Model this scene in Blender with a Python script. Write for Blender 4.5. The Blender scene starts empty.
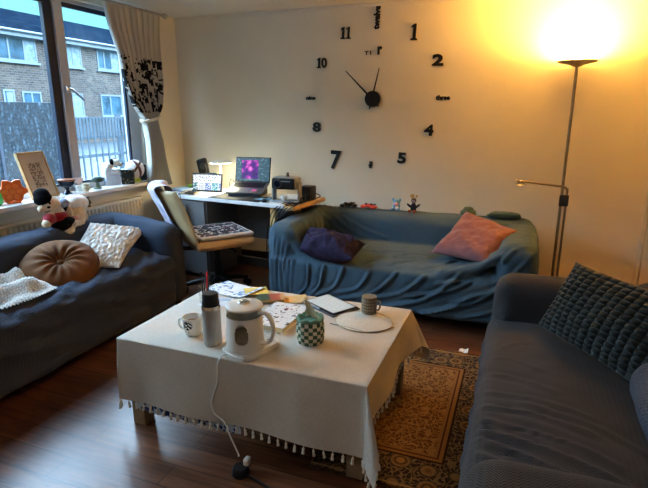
import bpy, bmesh, math, random
from mathutils import Vector as V, Matrix, noise
random.seed(7)
PI = math.pi
SC = bpy.context.scene
COL = SC.collection

# ---------------------------------------------------------------- camera
F, CX, CY, H = 506.0, 324.0, 244.0, 1.45
TH = math.atan(131 / F)
YAW = math.radians(21)
FW = V((-math.sin(YAW) * math.cos(TH), math.cos(YAW) * math.cos(TH), -math.sin(TH)))
RT = V((math.cos(YAW), math.sin(YAW), 0))
UP = RT.cross(FW)
CAM = V((0, 0, H))
def ray(u, v): return FW + RT * ((u - CX) / F) - UP * ((v - CY) / F)
def atx(u, v, x): d = ray(u, v); return CAM + d * (x / d.x)
def aty(u, v, y): d = ray(u, v); return CAM + d * (y / d.y)
def atz(u, v, z): d = ray(u, v); return CAM + d * ((z - H) / d.z)

cam = bpy.data.cameras.new('camera')
cam.sensor_fit = 'HORIZONTAL'
cam.sensor_width = 36
cam.lens = F / 648 * 36
cam.clip_start = 0.02
cam.clip_end = 200
co = bpy.data.objects.new('camera', cam)
COL.objects.link(co)
co.matrix_world = Matrix((RT, UP, -FW)).transposed().to_4x4()
co.location = CAM
SC.camera = co

# ---------------------------------------------------------------- materials
def nt(name):
    m = bpy.data.materials.new(name); m.use_nodes = True
    t = m.node_tree; b = t.nodes['Principled BSDF']
    return m, t, b
def c4(c): return (c[0], c[1], c[2], 1)
def N(t, typ, **kw):
    n = t.nodes.new(typ)
    for k, v in kw.items():
        if k.startswith('i_'):
            key = k[2:]
            n.inputs[int(key) if key.isdigit() else key].default_value = v
        else: setattr(n, k, v)
    return n
def L(t, a, b): t.links.new(a, b)
def coord(t, kind='Object', scale=(1, 1, 1), rot=(0, 0, 0), loc=(0, 0, 0)):
    tc = N(t, 'ShaderNodeTexCoord'); mp = N(t, 'ShaderNodeMapping')
    mp.inputs['Scale'].default_value = scale; mp.inputs['Rotation'].default_value = rot; mp.inputs['Location'].default_value = loc
    L(t, tc.outputs[kind], mp.inputs[0]); return mp.outputs[0]
def math_(t, op, a, b=None, c=None):
    n = N(t, 'ShaderNodeMath', operation=op)
    for i, x in enumerate((a, b, c)):
        if x is None: continue
        if isinstance(x, (int, float)): n.inputs[i].default_value = x
        else: L(t, x, n.inputs[i])
    return n.outputs[0]
def ramp(t, fac, stops):
    r = N(t, 'ShaderNodeValToRGB'); e = r.color_ramp.elements
    while len(e) < len(stops): e.new(0.5)
    for k, (p, c) in zip(e, stops): k.position = p; k.color = c4(c)
    L(t, fac, r.inputs[0]); return r.outputs[0]
def mixc(t, fac, a, b, mode='MIX'):
    n = N(t, 'ShaderNodeMix', data_type='RGBA', blend_type=mode)
    if isinstance(fac, (int, float)): n.inputs[0].default_value = fac
    else: L(t, fac, n.inputs[0])
    for s, x in ((6, a), (7, b)):
        if isinstance(x, tuple): n.inputs[s].default_value = c4(x)
        else: L(t, x, n.inputs[s])
    return n.outputs[2]
def bump(t, b, h, st=.3, dist=.01):
    n = N(t, 'ShaderNodeBump'); n.inputs['Strength'].default_value = st; n.inputs['Distance'].default_value = dist
    L(t, h, n.inputs['Height']); L(t, n.outputs[0], b.inputs['Normal'])
CACHE = {}
def M(name, col, rough=.5, metal=0, var=.12, sc=30, bmp=0, bsc=200, sheen=0, emit=None, es=0, spec=None):
    if name in CACHE: return CACHE[name]
    m, t, b = nt(name); CACHE[name] = m
    b.inputs['Roughness'].default_value = rough; b.inputs['Metallic'].default_value = metal
    co_ = coord(t)
    nz = N(t, 'ShaderNodeTexNoise', i_Scale=sc, i_Detail=4.0); L(t, co_, nz.inputs['Vector'])
    k = tuple(max(0, x * (1 - var)) for x in col); k2 = tuple(min(1, x * (1 + var)) for x in col)
    L(t, ramp(t, nz.outputs[0], [(.3, k), (.7, k2)]), b.inputs['Base Color'])
    if bmp:
        n2 = N(t, 'ShaderNodeTexNoise', i_Scale=bsc, i_Detail=3.0); L(t, co_, n2.inputs['Vector'])
        bump(t, b, n2.outputs[0], bmp, .004)
    if sheen: b.inputs['Sheen Weight'].default_value = sheen
    if spec is not None: b.inputs['Specular IOR Level'].default_value = spec
    if emit:
        b.inputs['Emission Color'].default_value = c4(emit); b.inputs['Emission Strength'].default_value = es
    return m
def zigzag(name, c1, c2, k=55, k2=28, rough=.9, bst=.6, noise_amt=.35):
    """woven herringbone cloth on metric UVs"""
    m, t, b = nt(name); CACHE[name] = m
    uv = coord(t, 'UV'); s = N(t, 'ShaderNodeSeparateXYZ'); L(t, uv, s.inputs[0])
    tri = math_(t, 'ABSOLUTE', math_(t, 'SUBTRACT', math_(t, 'FRACT', math_(t, 'MULTIPLY', s.outputs[0], k2)), .5))
    w = math_(t, 'FRACT', math_(t, 'ADD', math_(t, 'MULTIPLY', s.outputs[1], k), math_(t, 'MULTIPLY', tri, 2.6)))
    h = math_(t, 'SMOOTH_MIN', math_(t, 'MULTIPLY', w, 2.0), math_(t, 'SUBTRACT', 2.0, math_(t, 'MULTIPLY', w, 2.0)), .3)
    nz = N(t, 'ShaderNodeTexNoise', i_Scale=3.0, i_Detail=5.0); L(t, coord(t), nz.inputs['Vector'])
    f = math_(t, 'ADD', math_(t, 'MULTIPLY', h, .75), math_(t, 'MULTIPLY', math_(t, 'SUBTRACT', nz.outputs[0], .5), noise_amt))
    L(t, mixc(t, f, c1, c2), b.inputs['Base Color'])
    b.inputs['Roughness'].default_value = rough; b.inputs['Sheen Weight'].default_value = .12
    b.inputs['Specular IOR Level'].default_value = .15
    bump(t, b, h, bst, .004)
    return m

WALL = M('wall_paint', (.74, .685, .58), .75, var=.03, sc=2.5, bmp=.12, bsc=60)
CEIL = M('ceiling_paint', (.74, .69, .6), .8, var=.03, sc=3, bmp=.1, bsc=50)
WHITE = M('white_gloss_paint', (.72, .68, .6), .35, var=.03)
SILLW = M('white_sill', (.8, .78, .74), .3, var=.04, sc=8)
UPVC = M('upvc', (.46, .47, .50), .35, var=.03)
GASK = M('dark_gasket', (.012, .02, .045), .45)
BLACK = M('black_plastic', (.012, .012, .014), .4)
BLACKM = M('black_satin', (.006, .006, .007), .55)
DARKG = M('dark_grey_plastic', (.04, .042, .048), .4)
GREY = M('grey_plastic', (.28, .29, .3), .35)
SILVER = M('brushed_metal', (.5, .5, .5), .28, 1)
CHROME = M('chrome', (.75, .75, .75), .1, 1)
LAMPM = M('lamp_steel', (.30, .27, .22), .35, 1)
PINE = M('pine_wood', (.62, .4, .17), .5, var=.2, sc=14)
OAK = M('oak_wood', (.5, .33, .15), .5, var=.2, sc=18)
LEGW = M('table_leg_wood', (.34, .25, .15), .5, var=.2, sc=14)
CREAM = M('cream_leather', (.52, .39, .22), .45, var=.06, sc=10, bmp=.15, bsc=120)
WHITEC = M('white_ceramic', (.8, .78, .74), .18, var=.02)
WPLAS = M('white_plastic', (.76, .73, .67), .3, var=.02)
PAPER = M('paper', (.8, .8, .8), .7, var=.03)
CREAMP = M('cream_paper', (.7, .6, .4), .8, var=.06)
KRAFT = M('kraft_paper', (.62, .42, .18), .8, var=.1)
YEL = M('yellow_paper', (.75, .55, .12), .7)

def floor_mat():
    m, t, b = nt('laminate_planks')
    co_ = coord(t)
    br = N(t, 'ShaderNodeTexBrick', i_Scale=1.0, offset=.37)
    br.inputs['Brick Width'].default_value = 1.25; br.inputs['Row Height'].default_value = .125
    br.inputs['Mortar Size'].default_value = .0018; br.inputs['Color1'].default_value = c4((.135, .054, .027)); br.inputs['Color2'].default_value = c4((.22, .098, .05)); br.inputs['Mortar'].default_value = c4((.02, .008, .005))
    L(t, co_, br.inputs['Vector'])
    g = N(t, 'ShaderNodeTexNoise', i_Scale=1.0, i_Detail=8.0, i_Distortion=1.2)
    L(t, coord(t, scale=(3, 38, 1)), g.inputs['Vector'])
    g2 = N(t, 'ShaderNodeTexNoise', i_Scale=2.2, i_Detail=3.0); L(t, coord(t, scale=(1, 4, 1)), g2.inputs['Vector'])
    cc = mixc(t, 1.0, br.outputs[0], ramp(t, g.outputs[0], [(.3, (.55, .5, .48)), (.7, (1.25, 1.25, 1.25))]), 'MULTIPLY')
    cc = mixc(t, 1.0, cc, ramp(t, g2.outputs[0], [(.3, (.75, .72, .7)), (.7, (1.2, 1.2, 1.2))]), 'MULTIPLY')
    L(t, cc, b.inputs['Base Color']); b.inputs['Roughness'].default_value = .3
    bump(t, b, g.outputs[0], .06, .003)
    return m
def rug_mat(hx, hy):
    m, t, b = nt('persian_rug')
    s = N(t, 'ShaderNodeSeparateXYZ'); L(t, coord(t), s.inputs[0])
    ax = math_(t, 'ABSOLUTE', s.outputs[0]); ay = math_(t, 'ABSOLUTE', s.outputs[1])
    ax = math_(t, 'MAXIMUM', s.outputs[0], math_(t, 'SUBTRACT', math_(t, 'MULTIPLY', s.outputs[0], -1.0), .20))
    d = math_(t, 'MINIMUM', math_(t, 'SUBTRACT', hx, ax), math_(t, 'SUBTRACT', hy, ay))     # distance to the edge
    nzd = N(t, 'ShaderNodeTexNoise', i_Scale=14.0, i_Detail=3.0); L(t, coord(t), nzd.inputs['Vector'])
    add = N(t, 'ShaderNodeVectorMath', operation='MULTIPLY_ADD')
    L(t, nzd.outputs['Color'], add.inputs[0]); add.inputs[1].default_value = (.09, .09, 0); L(t, coord(t), add.inputs[2])
    # field: curling golden vines on red brown
    w = N(t, 'ShaderNodeTexVoronoi', feature='DISTANCE_TO_EDGE', i_Scale=34.0); L(t, add.outputs[0], w.inputs['Vector'])
    f1 = ramp(t, w.outputs['Distance'], [(.0, (.40, .28, .14)), (.08, (.32, .19, .08)), (.16, (.13, .065, .035)), (.32, (.20, .10, .045)), (.5, (.33, .21, .10))])
    w2 = N(t, 'ShaderNodeTexVoronoi', i_Scale=11.0); L(t, coord(t), w2.inputs['Vector'])
    r2 = math_(t, 'FRACT', math_(t, 'MULTIPLY', w2.outputs['Distance'], 3.2))
    field = mixc(t, math_(t, 'MULTIPLY', math_(t, 'GREATER_THAN', r2, .66), .4), f1, (.40, .25, .10))
    # border: round medallions on black brown
    w3 = N(t, 'ShaderNodeTexVoronoi', i_Scale=8.0, i_Randomness=.35); L(t, coord(t, loc=(.03, .02, 0)), w3.inputs['Vector'])
    rings = ramp(t, w3.outputs['Distance'], [(.0, (.45, .24, .08)), (.13, (.38, .25, .12)), (.19, (.09, .05, .035)), (.26, (.30, .2, .1)), (.31, (.32, .23, .13)), (.37, (.06, .05, .048)), (1, (.055, .045, .045))])
    w4 = N(t, 'ShaderNodeTexVoronoi', feature='DISTANCE_TO_EDGE', i_Scale=40.0); L(t, add.outputs[0], w4.inputs['Vector'])
    vine = math_(t, 'LESS_THAN', w4.outputs['Distance'], .1)
    border = mixc(t, math_(t, 'MULTIPLY', vine, math_(t, 'GREATER_THAN', w3.outputs['Distance'], .38)), rings, (.26, .2, .12))
    col = mixc(t, math_(t, 'LESS_THAN', d, .215), field, border)
    for lo, hi, cc in ((.205, .215, (.05, .03, .02)), (.215, .232, (.34, .2, .08)), (.232, .24, (.12, .05, .03)), (.24, .254, (.32, .2, .09)), (.0, .012, (.1, .06, .03)), (.02, .03, (.45, .32, .15))):
        k = math_(t, 'MULTIPLY', math_(t, 'GREATER_THAN', d, lo), math_(t, 'LESS_THAN', d, hi)); col = mixc(t, k, col, cc)
    pile = N(t, 'ShaderNodeTexNoise', i_Scale=260.0); L(t, coord(t), pile.inputs['Vector'])
    col = mixc(t, 1.0, col, ramp(t, pile.outputs[0], [(.3, (.36, .36, .36)), (.7, (1.0, 1.0, 1.0))]), 'MULTIPLY')
    L(t, col, b.inputs['Base Color']); b.inputs['Roughness'].default_value = 1
    b.inputs['Specular IOR Level'].default_value = .1
    bump(t, b, pile.outputs[0], .5, .004)
    return m
def cloth_mat(name, c1, c2, k=500, sc=6, bst=.15):
    m, t, b = nt(name); CACHE[name] = m
    uv = coord(t, 'UV')
    wv = N(t, 'ShaderNodeTexNoise', i_Scale=1.0, i_Detail=2.0); L(t, coord(t, 'UV', scale=(k, k * .12, 1)), wv.inputs['Vector'])
    wv2 = N(t, 'ShaderNodeTexNoise', i_Scale=1.0, i_Detail=2.0); L(t, coord(t, 'UV', scale=(k * .12, k, 1)), wv2.inputs['Vector'])
    nz = N(t, 'ShaderNodeTexNoise', i_Scale=sc, i_Detail=4.0); L(t, uv, nz.inputs['Vector'])
    f = math_(t, 'ADD', math_(t, 'MULTIPLY', math_(t, 'ADD', wv.outputs[0], wv2.outputs[0]), .35), math_(t, 'MULTIPLY', nz.outputs[0], .3))
    L(t, ramp(t, f, [(.3, c1), (.7, c2)]), b.inputs['Base Color'])
    b.inputs['Roughness'].default_value = .9; b.inputs['Specular IOR Level'].default_value = .15
    bump(t, b, math_(t, 'ADD', wv.outputs[0], wv2.outputs[0]), bst, .003)
    return m
def knit_mat(name, c1, c2, k=90, rough=.95):
    m, t, b = nt(name); CACHE[name] = m
    s = N(t, 'ShaderNodeSeparateXYZ'); L(t, coord(t, 'UV'), s.inputs[0])
    a = math_(t, 'SINE', math_(t, 'MULTIPLY', s.outputs[0], k * 6.28)); c = math_(t, 'SINE', math_(t, 'MULTIPLY', s.outputs[1], k * 3.1))
    h = math_(t, 'MULTIPLY_ADD', math_(t, 'MULTIPLY', a, c), .5, .5)
    L(t, mixc(t, h, c1, c2), b.inputs['Base Color']); b.inputs['Roughness'].default_value = rough
    b.inputs['Sheen Weight'].default_value = .3
    bump(t, b, h, .6, .005); return m
def print_mat(name, base, ink, sc=40, thr=.5, rough=.6, kind='noise', coordk='Object', stretch=(1, 1, 1), third=None):
    """cloth or paper printed with an irregular motif"""
    m, t, b = nt(name); CACHE[name] = m
    v = coord(t, coordk, scale=stretch)
    if kind == 'noise':
        n = N(t, 'ShaderNodeTexNoise', i_Scale=sc, i_Detail=2.0, i_Distortion=1.0); L(t, v, n.inputs['Vector']); f = math_(t, 'GREATER_THAN', n.outputs[0], thr)
    else:
        n = N(t, 'ShaderNodeTexVoronoi', i_Scale=sc); L(t, v, n.inputs['Vector']); f = math_(t, 'LESS_THAN', n.outputs['Distance'], thr)
    col = mixc(t, f, base, ink)
    if third:
        n3 = N(t, 'ShaderNodeTexNoise', i_Scale=sc * .7, i_Detail=1.0); L(t, coord(t, coordk, loc=(3, 1, 5)), n3.inputs['Vector'])
        col = mixc(t, math_(t, 'GREATER_THAN', n3.outputs[0], .6), col, third)
    L(t, col, b.inputs['Base Color']); b.inputs['Roughness'].default_value = rough
    return m
def checker_mat(name, a, c, sc, kind='Object', rough=.9, emit=0):
    m, t, b = nt(name); CACHE[name] = m
    ck = N(t, 'ShaderNodeTexChecker', i_Scale=sc); ck.inputs[1].default_value = c4(a); ck.inputs[2].default_value = c4(c)
    L(t, coord(t, kind), ck.inputs[0]); L(t, ck.outputs[0], b.inputs['Base Color']); b.inputs['Roughness'].default_value = rough
    return m
def glass_mat(name, tint=(1, 1, 1), refl=.06, rough=.0):
    m = bpy.data.materials.new(name); m.use_nodes = True; t = m.node_tree; t.nodes.clear()
    o = N(t, 'ShaderNodeOutputMaterial'); mx = N(t, 'ShaderNodeMixShader'); tr = N(t, 'ShaderNodeBsdfTransparent'); gl = N(t, 'ShaderNodeBsdfGlossy')
    tr.inputs[0].default_value = c4(tint); gl.inputs['Roughness'].default_value = rough
    fr = N(t, 'ShaderNodeLayerWeight', i_Blend=.5)
    L(t, math_(t, 'MULTIPLY_ADD', math_(t, 'POWER', fr.outputs['Facing'], 4.0), .6, refl), mx.inputs[0])
    L(t, tr.outputs[0], mx.inputs[1]); L(t, gl.outputs[0], mx.inputs[2]); L(t, mx.outputs[0], o.inputs[0])
    CACHE[name] = m; return m
GLASS = glass_mat('window_glass', (.93, .97, 1.0), .05)
CLEAR = glass_mat('clear_glass', (.93, .94, .93), .06)

# ---------------------------------------------------------------- mesh helpers
class B:
    """collects shapes, builds ONE mesh object"""
    def __init__(s): s.bm = bmesh.new()
    def _new(s, vs, fs, mat=None):
        w = [s.bm.verts.new(mat @ V(v) if mat else V(v)) for v in vs]
        out = []
        for f in fs:
            try: out.append(s.bm.faces.new([w[i] for i in f]))
            except ValueError: pass
        return w, out
    def box(s, c, d, rot=None, bev=0, seg=2):
        m = Matrix.Translation(c)
        if rot is not None: m = m @ (rot.to_4x4() if isinstance(rot, Matrix) else Matrix.Rotation(rot, 4, 'Z'))
        x, y, z = d[0] / 2, d[1] / 2, d[2] / 2
        w, f = s._new([(-x, -y, -z), (x, -y, -z), (x, y, -z), (-x, y, -z), (-x, -y, z), (x, -y, z), (x, y, z), (-x, y, z)], [(3, 2, 1, 0), (4, 5, 6, 7), (0, 1, 5, 4), (1, 2, 6, 5), (2, 3, 7, 6), (3, 0, 4, 7)], m)
        if bev:
            es = list({e for q in f for e in q.edges})
            bmesh.ops.bevel(s.bm, geom=es + w, offset=bev, segments=seg, affect='EDGES', profile=.5)
        return s
    def bb(s, a, b, bev=0, seg=2):
        return s.box([(a[i] + b[i]) / 2 for i in range(3)], [abs(b[i] - a[i]) for i in range(3)], None, bev, seg)
    def cyl(s, p0, p1, r0, r1=None, n=20, cap=True):
        r1 = r0 if r1 is None else r1; p0 = V(p0); p1 = V(p1); d = (p1 - p0).normalized()
        a = d.orthogonal().normalized(); b = d.cross(a); vs = []
        for p, r in ((p0, r0), (p1, r1)):
            for i in range(n): t = 2 * PI * i / n; vs.append(p + (a * math.cos(t) + b * math.sin(t)) * r)
        fs = [(i, (i + 1) % n, n + (i + 1) % n, n + i) for i in range(n)]
        if cap: fs += [tuple(range(n - 1, -1, -1)), tuple(range(n, 2 * n))]
        s._new(vs, fs); return s
    def lathe(s, prof, c=(0, 0, 0), n=32, sx=1, sy=1, mat=None):
        vs = []; fs = []
        for r, z in prof:
            for i in range(n): t = 2 * PI * i / n; vs.append((c[0] + r * math.cos(t) * sx, c[1] + r * math.sin(t) * sy, c[2] + z))
        for k in range(len(prof) - 1):
            for i in range(n): fs.append((k * n + i, k * n + (i + 1) % n, (k + 1) * n + (i + 1) % n, (k + 1) * n + i))
        fs.append(tuple(range(n - 1, -1, -1))); fs.append(tuple((len(prof) - 1) * n + i for i in range(n)))
        s._new(vs, fs, mat); return s
    def ball(s, c, r, nu=20, nv=12, rot=None):
        r = (r, r, r) if isinstance(r, (int, float)) else r
        m = Matrix.Translation(c)
        if rot is not None: m = m @ rot.to_4x4()
        vs = [(0, 0, -r[2])]; fs = []
        for k in range(1, nv):
            p = -PI / 2 + PI * k / nv
            for i in range(nu): t = 2 * PI * i / nu; vs.append((r[0] * math.cos(p) * math.cos(t), r[1] * math.cos(p) * math.sin(t), r[2] * math.sin(p)))
        vs.append((0, 0, r[2])); e = len(vs) - 1
        for i in range(nu):
            j = (i + 1) % nu; fs.append((0, 1 + j, 1 + i)); fs.append((e, e - nu + i, e - nu + j))
            for k in range(nv - 2): q = 1 + k * nu; fs.append((q + i, q + j, q + nu + j, q + nu + i))
        s._new(vs, fs, m); return s
    def tube(s, pts, r, n=8, smooth=True):
        pts = [V(p) for p in pts]
        if smooth and len(pts) > 2: pts = spline(pts)
        rs = r if isinstance(r, list) else None
        vs = []; fs = []; up = None
        for k, p in enumerate(pts):
            d = (pts[min(k + 1, len(pts) - 1)] - pts[max(k - 1, 0)]).normalized()
            a = d.orthogonal().normalized() if up is None else (up - d * up.dot(d)).normalized()
            up = a; b = d.cross(a)
            rr = r if rs is None else rs[0] + (rs[1] - rs[0]) * k / (len(pts) - 1)
            for i in range(n): t = 2 * PI * i / n; vs.append(p + (a * math.cos(t) + b * math.sin(t)) * rr)
        for k in range(len(pts) - 1):
            for i in range(n): fs.append((k * n + i, k * n + (i + 1) % n, (k + 1) * n + (i + 1) % n, (k + 1) * n + i))
        fs.append(tuple(range(n - 1, -1, -1))); fs.append(tuple((len(pts) - 1) * n + i for i in range(n)))
        s._new(vs, fs); return s
    def prism(s, poly, z0, z1, mat=None):
        n = len(poly); vs = [(p[0], p[1], z0) for p in poly] + [(p[0], p[1], z1) for p in poly]
        s._new(vs, [tuple(range(n - 1, -1, -1)), tuple(range(n, 2 * n))] + [(i, (i + 1) % n, n + (i + 1) % n, n + i) for i in range(n)], mat); return s
    def grid(s, fn, nu, nv, closed=False):
        vs = [fn(i / nu, j / nv) for j in range(nv + 1) for i in range(nu + 1)]
        fs = [(j * (nu + 1) + i, j * (nu + 1) + i + 1, (j + 1) * (nu + 1) + i + 1, (j + 1) * (nu + 1) + i) for j in range(nv) for i in range(nu)]
        s._new(vs, fs); return s
    def quad(s, a, b, c, d): s._new([a, b, c, d], [(0, 1, 2, 3)]); return s
    def add(s, me, mat=None):
        s._new([v.co for v in me.vertices], [tuple(p.vertices) for p in me.polygons], mat); return s
    def build(s, name, mat, parent=None, loc=None, smooth=True, angle=40, off=None, uvgrid=None, weld=True):
        bm = s.bm
        if weld: bmesh.ops.remove_doubles(bm, verts=bm.verts, dist=1e-5)
        bmesh.ops.recalc_face_normals(bm, faces=bm.faces)
        o_ = V((0, 0, 0))
        if off is not None: o_ = V(off)
        else:
            q_ = parent
            while q_ is not None:
                if q_.get('_world'): o_ = V(q_['_world']); break
                q_ = q_.parent
        if o_.length: bmesh.ops.translate(bm, verts=bm.verts, vec=-o_)
        uvl = bm.loops.layers.uv.new('UVMap')
        for f in bm.faces:
            n = f.normal; ax, ay, az = abs(n.x), abs(n.y), abs(n.z)
            for l in f.loops:
                c = l.vert.co
                l[uvl].uv = (c.x, c.y) if az >= ax and az >= ay else ((c.y, c.z) if ax > ay else (c.x, c.z))
            f.smooth = smooth
        if uvgrid:
            nu_, nv_, su_, sv_ = uvgrid
            bm.verts.index_update()
            for f in bm.faces:
                for l in f.loops:
                    i = l.vert.index; l[uvl].uv = ((i % (nu_ + 1)) / nu_ * su_, 1 - (i // (nu_ + 1)) / nv_ * sv_)
        if smooth:
            ca = math.radians(angle)
            for e in bm.edges:
                if len(e.link_faces) == 2 and e.calc_face_angle(0) > ca: e.smooth = False
        me = bpy.data.meshes.new(name); bm.to_mesh(me); bm.free()
        if mat: me.materials.append(mat)
        o = bpy.data.objects.new(name, me); COL.objects.link(o)
        if parent: o.parent = parent
        if loc is not None: o.location = loc
        return o
def spline(pts, k=8):
    out = []
    for i in range(len(pts) - 1):
        p0 = pts[max(i - 1, 0)]; p1 = pts[i]; p2 = pts[i + 1]; p3 = pts[min(i + 2, len(pts) - 1)]
        for j in range(k):
            t = j / k; out.append(.5 * ((2 * p1) + (-p0 + p2) * t + (2 * p0 - 5 * p1 + 4 * p2 - p3) * t * t + (-p0 + 3 * p1 - 3 * p2 + p3) * t ** 3))
    out.append(pts[-1]); return out
def rbox(b, a, c, r, step=.03, f=None):
    """dense rounded box between corners a and c"""
    a = V(a); c = V(c); inn = [(a[i] + r, c[i] - r) for i in range(3)]
    def ticks(lo, hi):
        n = max(2, int(round((hi - lo) / step))); base = [lo + (hi - lo) * i / n for i in range(n + 1)]
        ex = [lo + r * k / 4 for k in range(4)] + [hi - r * k / 4 for k in range(4)]
        mid = [x for x in base if lo + r < x < hi - r]
        return sorted(set([round(x, 5) for x in ex + mid + [lo + r, hi - r]]))
    T = [ticks(a[i], c[i]) for i in range(3)]
    for ax in range(3):
        i, j = [k for k in range(3) if k != ax]
        for val in (a[ax], c[ax]):
            vs = []
            for q in T[j]:
                for p in T[i]:
                    v = V((0, 0, 0)); v[ax] = val; v[i] = p; v[j] = q
                    w = V([min(max(v[k], inn[k][0]), inn[k][1]) for k in range(3)]); d = v - w
                    if d.length > 1e-9: v = w + d.normalized() * r
                    vs.append(v)
            ni = len(T[i])
            b._new(vs, [(y * ni + x, y * ni + x + 1, (y + 1) * ni + x + 1, (y + 1) * ni + x) for y in range(len(T[j]) - 1) for x in range(ni - 1)])
    return b
def remesh(b, voxel, smooth=4):
    """fuse the collected shapes to one continuous surface"""
    bmesh.ops.remove_doubles(b.bm, verts=b.bm.verts, dist=1e-5)
    bmesh.ops.recalc_face_normals(b.bm, faces=b.bm.faces)
    me = bpy.data.meshes.new('t'); b.bm.to_mesh(me); b.bm.free()
    o = bpy.data.objects.new('t', me); COL.objects.link(o)
    r = o.modifiers.new('r', 'REMESH'); r.mode = 'VOXEL'; r.voxel_size = voxel
    if smooth: q = o.modifiers.new('s', 'SMOOTH'); q.iterations = smooth; q.factor = .5
    dg = bpy.context.evaluated_depsgraph_get(); dg.update()
    m2 = bpy.data.meshes.new_from_object(o.evaluated_get(dg))
    bpy.data.objects.remove(o); bpy.data.meshes.remove(me)
    n = B(); n.bm.from_mesh(m2); bpy.data.meshes.remove(m2); return n
def displace(b, fn):
    bmesh.ops.remove_doubles(b.bm, verts=b.bm.verts, dist=1e-5)
    bmesh.ops.recalc_face_normals(b.bm, faces=b.bm.faces); b.bm.normal_update()
    mv = [(v, v.co + (v.normal * fn(v.co, v.normal))) for v in b.bm.verts]
    for v, c in mv: v.co = c
    return b
def folds_fn(folds, base=.003, sc=9, stretch=(1, 1, 1)):
    """folds: (points, width, amp) polylines, each a raised ridge with shallow troughs at its sides"""
    segs = []
    for pts, w, amp in folds:
        P = spline([V(p) for p in pts], 5) if len(pts) > 2 else [V(p) for p in pts]
        mid = sum(P, V()) / len(P); rad = max((q - mid).length for q in P) + 3 * w
        segs.append((P, w, amp, mid, rad))
    def fn(p, n):
        h = base * noise.fractal(V((p.x * sc * stretch[0], p.y * sc * stretch[1], p.z * sc * stretch[2])), 1.0, 2.0, 3)
        for P, w, amp, mid, rad in segs:
            if (p - mid).length > rad: continue
            best = 9; tb = 0; n_ = len(P) - 1
            for i in range(n_):
                a = P[i]; d = P[i + 1] - a; t = max(0, min(1, (p - a).dot(d) / max(d.length_squared, 1e-9)))
                dd = (a + d * t - p).length
                if dd < best: best = dd; tb = (i + t) / n_
            x = best / w
            if x < 3: h += amp * math.sin(PI * min(1, .12 + .76 * tb)) * (math.exp(-x * x) - .45 * math.exp(-((x - 1.5) / .6) ** 2))
        return h
    return fn
# ---------------------------------------------------------------- object helpers
def tag(o, label=None, cat=None, group=None, kind=None):
    if label: o['label'] = label
    if cat: o['category'] = cat
    if group: o['group'] = group
    if kind: o['kind'] = kind
    return o
def thing(name, label, cat, loc=(0, 0, 0), rotz=0, group=None, world=False):
    """an Empty at a thing's base; world=True: its parts are given in room coordinates"""
    o = bpy.data.objects.new(name, None); o.empty_display_size = .05; COL.objects.link(o)
    o.location = loc; o.rotation_euler = (0, 0, rotz)
    if world: o['_world'] = list(loc)
    return tag(o, label, cat, group)
def struct(name, b, mat, parent=None, smooth=False):
    o = b.build(name, mat, parent, smooth=smooth)
    if not parent: o['kind'] = 'structure'
    return o
def copy_tree(o, parent=None):
    c = o.copy(); COL.objects.link(c)
    if parent: c.parent = parent
    for ch in list(o.children): copy_tree(ch, c)
    return c
def text_mesh(s, size, ext=.002, bold=0.0, res=3):
    cu = bpy.data.curves.new('t', 'FONT'); cu.body = s; cu.size = size; cu.extrude = ext; cu.offset = bold; cu.align_x = 'CENTER'; cu.align_y = 'CENTER'; cu.resolution_u = res
    o = bpy.data.objects.new('t', cu); COL.objects.link(o)
    dg = bpy.context.evaluated_depsgraph_get(); dg.update()
    me = bpy.data.meshes.new_from_object(o.evaluated_get(dg)); bpy.data.objects.remove(o); return me
def frame_from(o, x, y):
    """4x4 with local x, y axes and normal x cross y"""
    x = V(x).normalized(); z = x.cross(V(y)).normalized(); y2 = z.cross(x)
    return Matrix.Translation(o) @ Matrix((x, y2, z)).transposed().to_4x4()
def pillow(A, Bq, C, D, t, n=44, crease=.004, sc=8, pin=.08, seed=0, pad=None):
    """filled cushion between four corners (A top, B, C, D going round), puffed by t each side"""
    A, Bq, C, D = V(A), V(Bq), V(C), V(D)
    nrm = ((Bq - A).cross(D - A)).normalized()
    b = B()
    for sgn in (1, -1):
        def fn(u, v, sgn=sgn):
            uu = 2 * u - 1; vv = 2 * v - 1
            ku = pin * (1 - vv * vv) ** 1.0 * 1.0; kv = pin * (1 - uu * uu)
            us = .5 + uu * .5 * (1 - ku * abs(uu) ** 2); vs = .5 + vv * .5 * (1 - kv * abs(vv) ** 2)
            p = A * (1 - us) * (1 - vs) + Bq * (1 - us) * vs + C * us * vs + D * us * (1 - vs)
            e = max(0, (1 - abs(uu) ** 2.6)) ** .55 * max(0, (1 - abs(vv) ** 2.6)) ** .55
            h = t * e
            if sgn > 0 and e > 0:
                h += crease * noise.fractal(V((u * sc + seed, v * sc, seed)), .8, 2.1, 4) * min(1, e * 2.5) * 2
                if pad: h += pad[1] * min(1, e * 2) * (abs(math.sin(PI * u * pad[0])) ** .5 * abs(math.sin(PI * v * pad[0])) ** .5 - .7)
            return p + nrm * h * sgn
        b.grid(fn, n, n)
    return b
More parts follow.
